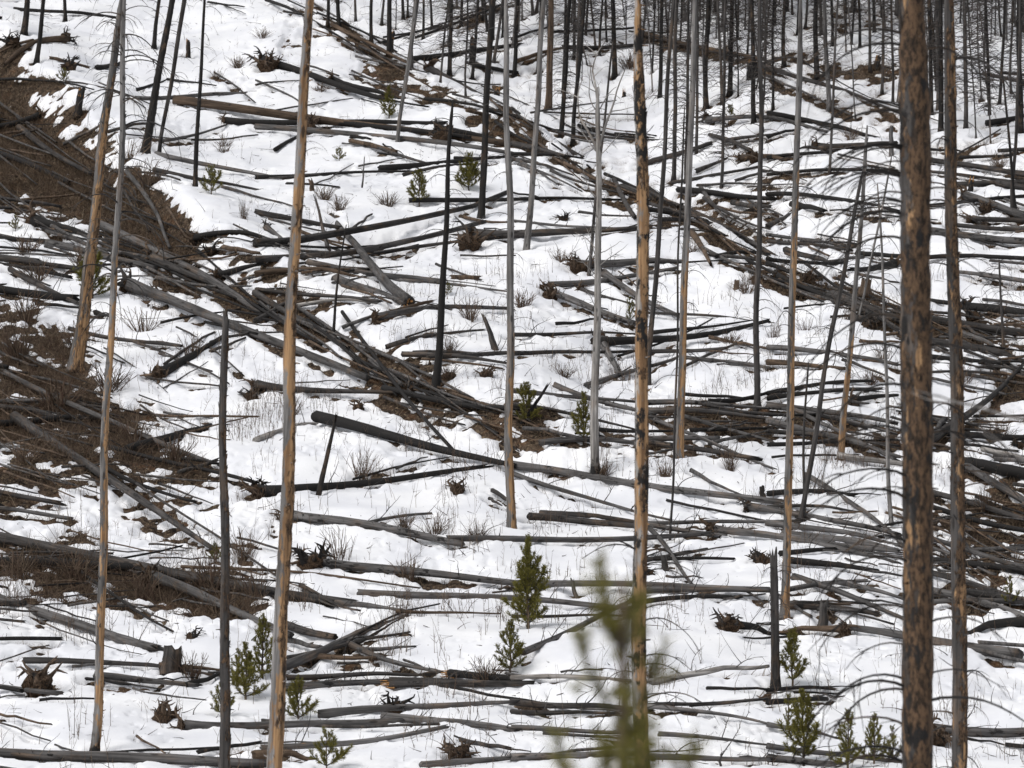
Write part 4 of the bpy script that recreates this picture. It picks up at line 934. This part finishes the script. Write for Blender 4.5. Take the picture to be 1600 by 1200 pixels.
def make_pine(P0, ht, wd, label=None, cat_u=None, seed=0, near=False):
    r = random.Random(seed)
    root = link('pine_sapling', None, None, Matrix.Translation(P0) @ Matrix.Rotation(r.uniform(-.05, .05), 4, 'X') @ Matrix.Rotation(r.uniform(0, 6.28), 4, 'Z'))
    K = 7; h = np.linspace(-.1, ht, K); pts = np.zeros((K, 3)); pts[:, 2] = h; pts[1:-1, 0] = [r.uniform(-.02, .02) * ht for _ in range(K - 2)]
    mb = MB(); v, f = tube(pts, np.linspace(.018 * ht + .006, .007, K), 6, .05); mb.add(v, f); set_wood(link('trunk', mb.mesh('trunk', [WOOD]), root), (0.10, 0.075, 0.05))
    nw = max(4, int(ht / .19)) if not near else int(ht / .23); nb = 5 if near or ht < 1.2 else 6
    for i in range(nw):
        q = (i + .5) / nw; hh = ht * (.05 + .9 * q ** .92)
        ln = wd * .66 * (1 - .74 * q) * (.75 + .25 * min(1, q * 6)); a0 = r.uniform(0, 6.28)
        for k in range(nb):
            a = a0 + 6.283 * (k + r.uniform(-.2, .2)) / nb; d = Vector((math.cos(a), math.sin(a), .2 + 1.0 * q + r.uniform(-.1, .2)))
            x = float(np.interp(hh, h, pts[:, 0]))
            
            if r.random() < .09: continue
            link('branch', r.choice(PBN if near else PB), root, basis(d, (0, 0, 1), (x, 0, hh), max(.12, ln * r.uniform(.6, 1.3))))
    link('branch', PBN[0] if near else PB[0], root, basis((.03, 0, 1), (1, 0, 0), (0, 0, ht * .86), max(.18, ht * .18)))
    tag(root, label, 'pine sapling', 'young green pines')
    return root
for i, it in enumerate(SAPS.split('|')):
    bu, bv, hp, wp = map(float, it.split()); P0 = ground(bu, bv, .1); s = ppm(P0[1])
    o = make_pine(P0, hp / s, wp / s, None, None, i); need_well(P0, .05, .4)
    later_label(o, ('tall bushy' if hp > 95 else 'tiny' if hp < 35 else 'small') + ' green pine sapling', bu, bv)
T0 = at_depth(972, 905, 10.5); make_pine(np.array([T0[0], 10.5, float(H(T0[0], 10.5))]), T0[2] - float(H(T0[0], 10.5)), 1.0, 'blurred green pine sapling standing out of focus before the mottled trunk', None, 77, True)

# ------------------------------------------------------------------ bare shrubs
def shrub_mesh(seed, n):
    rs = np.random.RandomState(seed); mb = MB()
    for k in range(n):
        a = rs.uniform(0, 6.283); sp = rs.uniform(0, .75) ; d = np.array([math.cos(a) * sp, math.sin(a) * sp, 1]); q = [np.array([math.cos(a), math.sin(a), 0]) * rs.uniform(0, .22) + np.array([0, 0, -.08])]
        l = rs.uniform(.55, 1.15)
        for s in range(4): d = d / np.linalg.norm(d); q.append(q[-1] + d * l / 4); d = d + rs.normal(size=3) * .13
        v, f = tube(q, np.linspace(.014, .006, 5), 3, rs=rs, cap=False); mb.add(v, f)
        for _ in range(2):
            i = rs.randint(1, 4); e = d + rs.normal(size=3) * .4; e /= np.linalg.norm(e)
            v, f = tube([q[i], q[i] + e * l * .3], [.008, .005], 3, rs=rs, cap=False); mb.add(v, f)
    return mb.mesh('shrub', [STALK])
SHM = [shrub_mesh(400 + i, 22 + 8 * i) for i in range(5)]
for i, it in enumerate(SHRUBS.replace('\n', '|').split('|')):
    bu, bv, wp, hp = map(float, it.split()); P0 = ground(bu, bv, .1); s = ppm(P0[1])
    o = link('bare_shrub', SHM[i % 5], None, Matrix.Translation(P0) @ Matrix.Rotation(random.uniform(0, 6.28), 4, 'Z') @ Matrix.Diagonal((wp / s / 1.1, wp / s / 1.1, hp / s, 1)))
    need_well(P0, .1, .5)
    tag(o, None, 'shrub', 'bare twig shrubs in the snow'); later_label(o, ('wide' if wp > 45 else 'small') + ' bare brown twig shrub', bu, bv)
write_labels()

# ------------------------------------------------------------------ ground, then what nobody could count
T = finish_ground()
top = ZZ + np.maximum(T, 0)
def scatter(wt, n, seed):
    rs = np.random.RandomState(seed); p = (wt * np.maximum(YY, 1) * np.gradient(ys)[:, None]).ravel(); p = p / p.sum()
    k = rs.choice(p.size, n, p=p); return np.stack([XX.ravel()[k] + rs.normal(size=n) * .04, YY.ravel()[k] + rs.normal(size=n) * .06, top.ravel()[k]], -1), rs
inview = (np.abs(CC) < .21) & (YY > 82) & (YY < 214)
def fast_mesh(name, V, F, mat):
    me = bpy.data.meshes.new(name); me.vertices.add(len(V)); me.vertices.foreach_set('co', np.ascontiguousarray(V, dtype=np.float32).ravel())
    me.loops.add(F.size); me.loops.foreach_set('vertex_index', F.ravel().astype(np.int32)); me.polygons.add(len(F)); me.polygons.foreach_set('loop_start', np.arange(0, F.size, F.shape[1], dtype=np.int32))
    me.materials.append(mat); me.update(calc_edges=True); return link(name, me)
def ribbons(name, P, D, ln, wd, bend, rs, mat, segs=3):
    """many thin upright strips, crossed to have body: three sided stalks"""
    n = len(P); V = np.zeros((n, segs + 1, 3, 3))
    side = np.cross(D, rs.normal(size=(n, 3))); side /= np.linalg.norm(side, axis=1)[:, None] + 1e-9; oth = np.cross(D, side)
    for s in range(segs + 1):
        t = s / segs; c = P + D * (ln * t)[:, None] + bend * (ln * t * t)[:, None]; w_ = (wd * (1 - .75 * t))[:, None]
        V[:, s, 0] = c + side * w_; V[:, s, 1] = c - side * w_ * .5 + oth * w_ * .87; V[:, s, 2] = c - side * w_ * .5 - oth * w_ * .87
    base = (np.arange(n) * (segs + 1) * 3)[:, None, None]; F = []
    for s in range(segs):
        for j in range(3):
            q = (j + 1) % 3; F.append([s * 3 + j, s * 3 + q, (s + 1) * 3 + q, (s + 1) * 3 + j])
    F = (base + np.array(F)[None]).reshape(-1, 4)
    return tag(fast_mesh(name, V.reshape(-1, 3), F, mat), kind='stuff')
bare = np.clip(-level * 4, 0, 1) * inview
# dead grass
P, rs = scatter(bare * (.4 + brown), 52000, 1); n = len(P)
D = rs.normal(size=(n, 3)) * .5 + np.array([0.1, -.35, 1]); D /= np.linalg.norm(D, axis=1)[:, None]
ln = rs.uniform(.12, .42, n); wd = rs.uniform(.007, .018, n)
ribbons('dead_grass', P - np.array([0, 0, .03]), D, ln, wd, rs.normal(size=(n, 3)) * .4 + np.array([0, -.1, -.3]), rs, BLADE, 2)
# brush: tangles of dark twigs on the brown banks
P, rs = scatter(bare * (brown > .4) * (0.25 + sstep(430, 470, VV)) * (UU < 700) + .12 * bare * (brown > .4), 14000, 2); n = len(P)
D = rs.normal(size=(n, 3)) * .6 + np.array([0, 0, .8]); D /= np.linalg.norm(D, axis=1)[:, None]
ribbons('brush', P - np.array([0, 0, .05]), D, rs.uniform(.3, 1.0, n), rs.uniform(.006, .013, n), rs.normal(size=(n, 3)) * .3 + np.array([0, 0, -.3]), rs, STALK, 4)
# willow shoots and weed stalks through the snow
clump = sstep(.05, .5, fbm(XX / 2.4, YY / 4, 81, 3)) + .06
boost = np.ones(XX.shape)
for (a, b_, c_, d_, k_) in ((590, 930, 790, 1050, 5), (100, 930, 420, 1010, 4), (400, 930, 540, 1000, 4), (0, 860, 450, 950, 4), (230, 590, 800, 700, 3), (250, 590, 400, 700, 4), (420, 700, 800, 840, 2.5), (800, 690, 1000, 780, 3), (1280, 715, 1400, 800, 5), (0, 1080, 250, 1200, 1.5), (900, 560, 1200, 640, 2), (1000, 720, 1200, 780, 2.5)):
    boost = np.where((UU > a) & (UU < c_) & (VV > b_) & (VV < d_), k_, boost)
P, rs = scatter(inview * clump * boost * (VV > 420) * (VV < 1230) + inview * .12 * clump, 5400, 3); n = len(P)
D = rs.normal(size=(n, 3)) * .14 + np.array([0, 0, 1]); D /= np.linalg.norm(D, axis=1)[:, None]
LN = rs.gamma(3, .14, n) + .1
ribbons('dry_stalks', P - np.array([0, 0, .05]), D, LN, rs.uniform(.005, .010, n), rs.normal(size=(n, 3)) * .15, rs, STALK, 3)
k = rs.randint(0, n, 11000); tt = rs.uniform(.3, .9, len(k)); Q = P[k] + D[k] * (LN[k] * tt)[:, None]
E = rs.normal(size=(len(k), 3)) * .55 + np.array([0, 0, .9]); E /= np.linalg.norm(E, axis=1)[:, None]
ribbons('dry_stalks', Q - np.array([0, 0, .05]), E, LN[k] * rs.uniform(.15, .4, len(k)), rs.uniform(.004, .007, len(k)), rs.normal(size=(len(k), 3)) * .1, rs, STALK, 2)
# dropped dead twigs, half sunk
P, rs = scatter(inview * (.35 + clump), 6800, 4); n = len(P)
D = rs.normal(size=(n, 3)) * np.array([1, 1, .35]) + np.array([0, 0, .12]); D /= np.linalg.norm(D, axis=1)[:, None]
ribbons('fallen_twigs', P, D, rs.gamma(1.6, .17, n) + .06, rs.uniform(.006, .017, n), rs.normal(size=(n, 3)) * .25, rs, TWIG, 4)
print('objects', len(bpy.data.objects), 'logs', len(LOGD), 'forest', len(fl_))
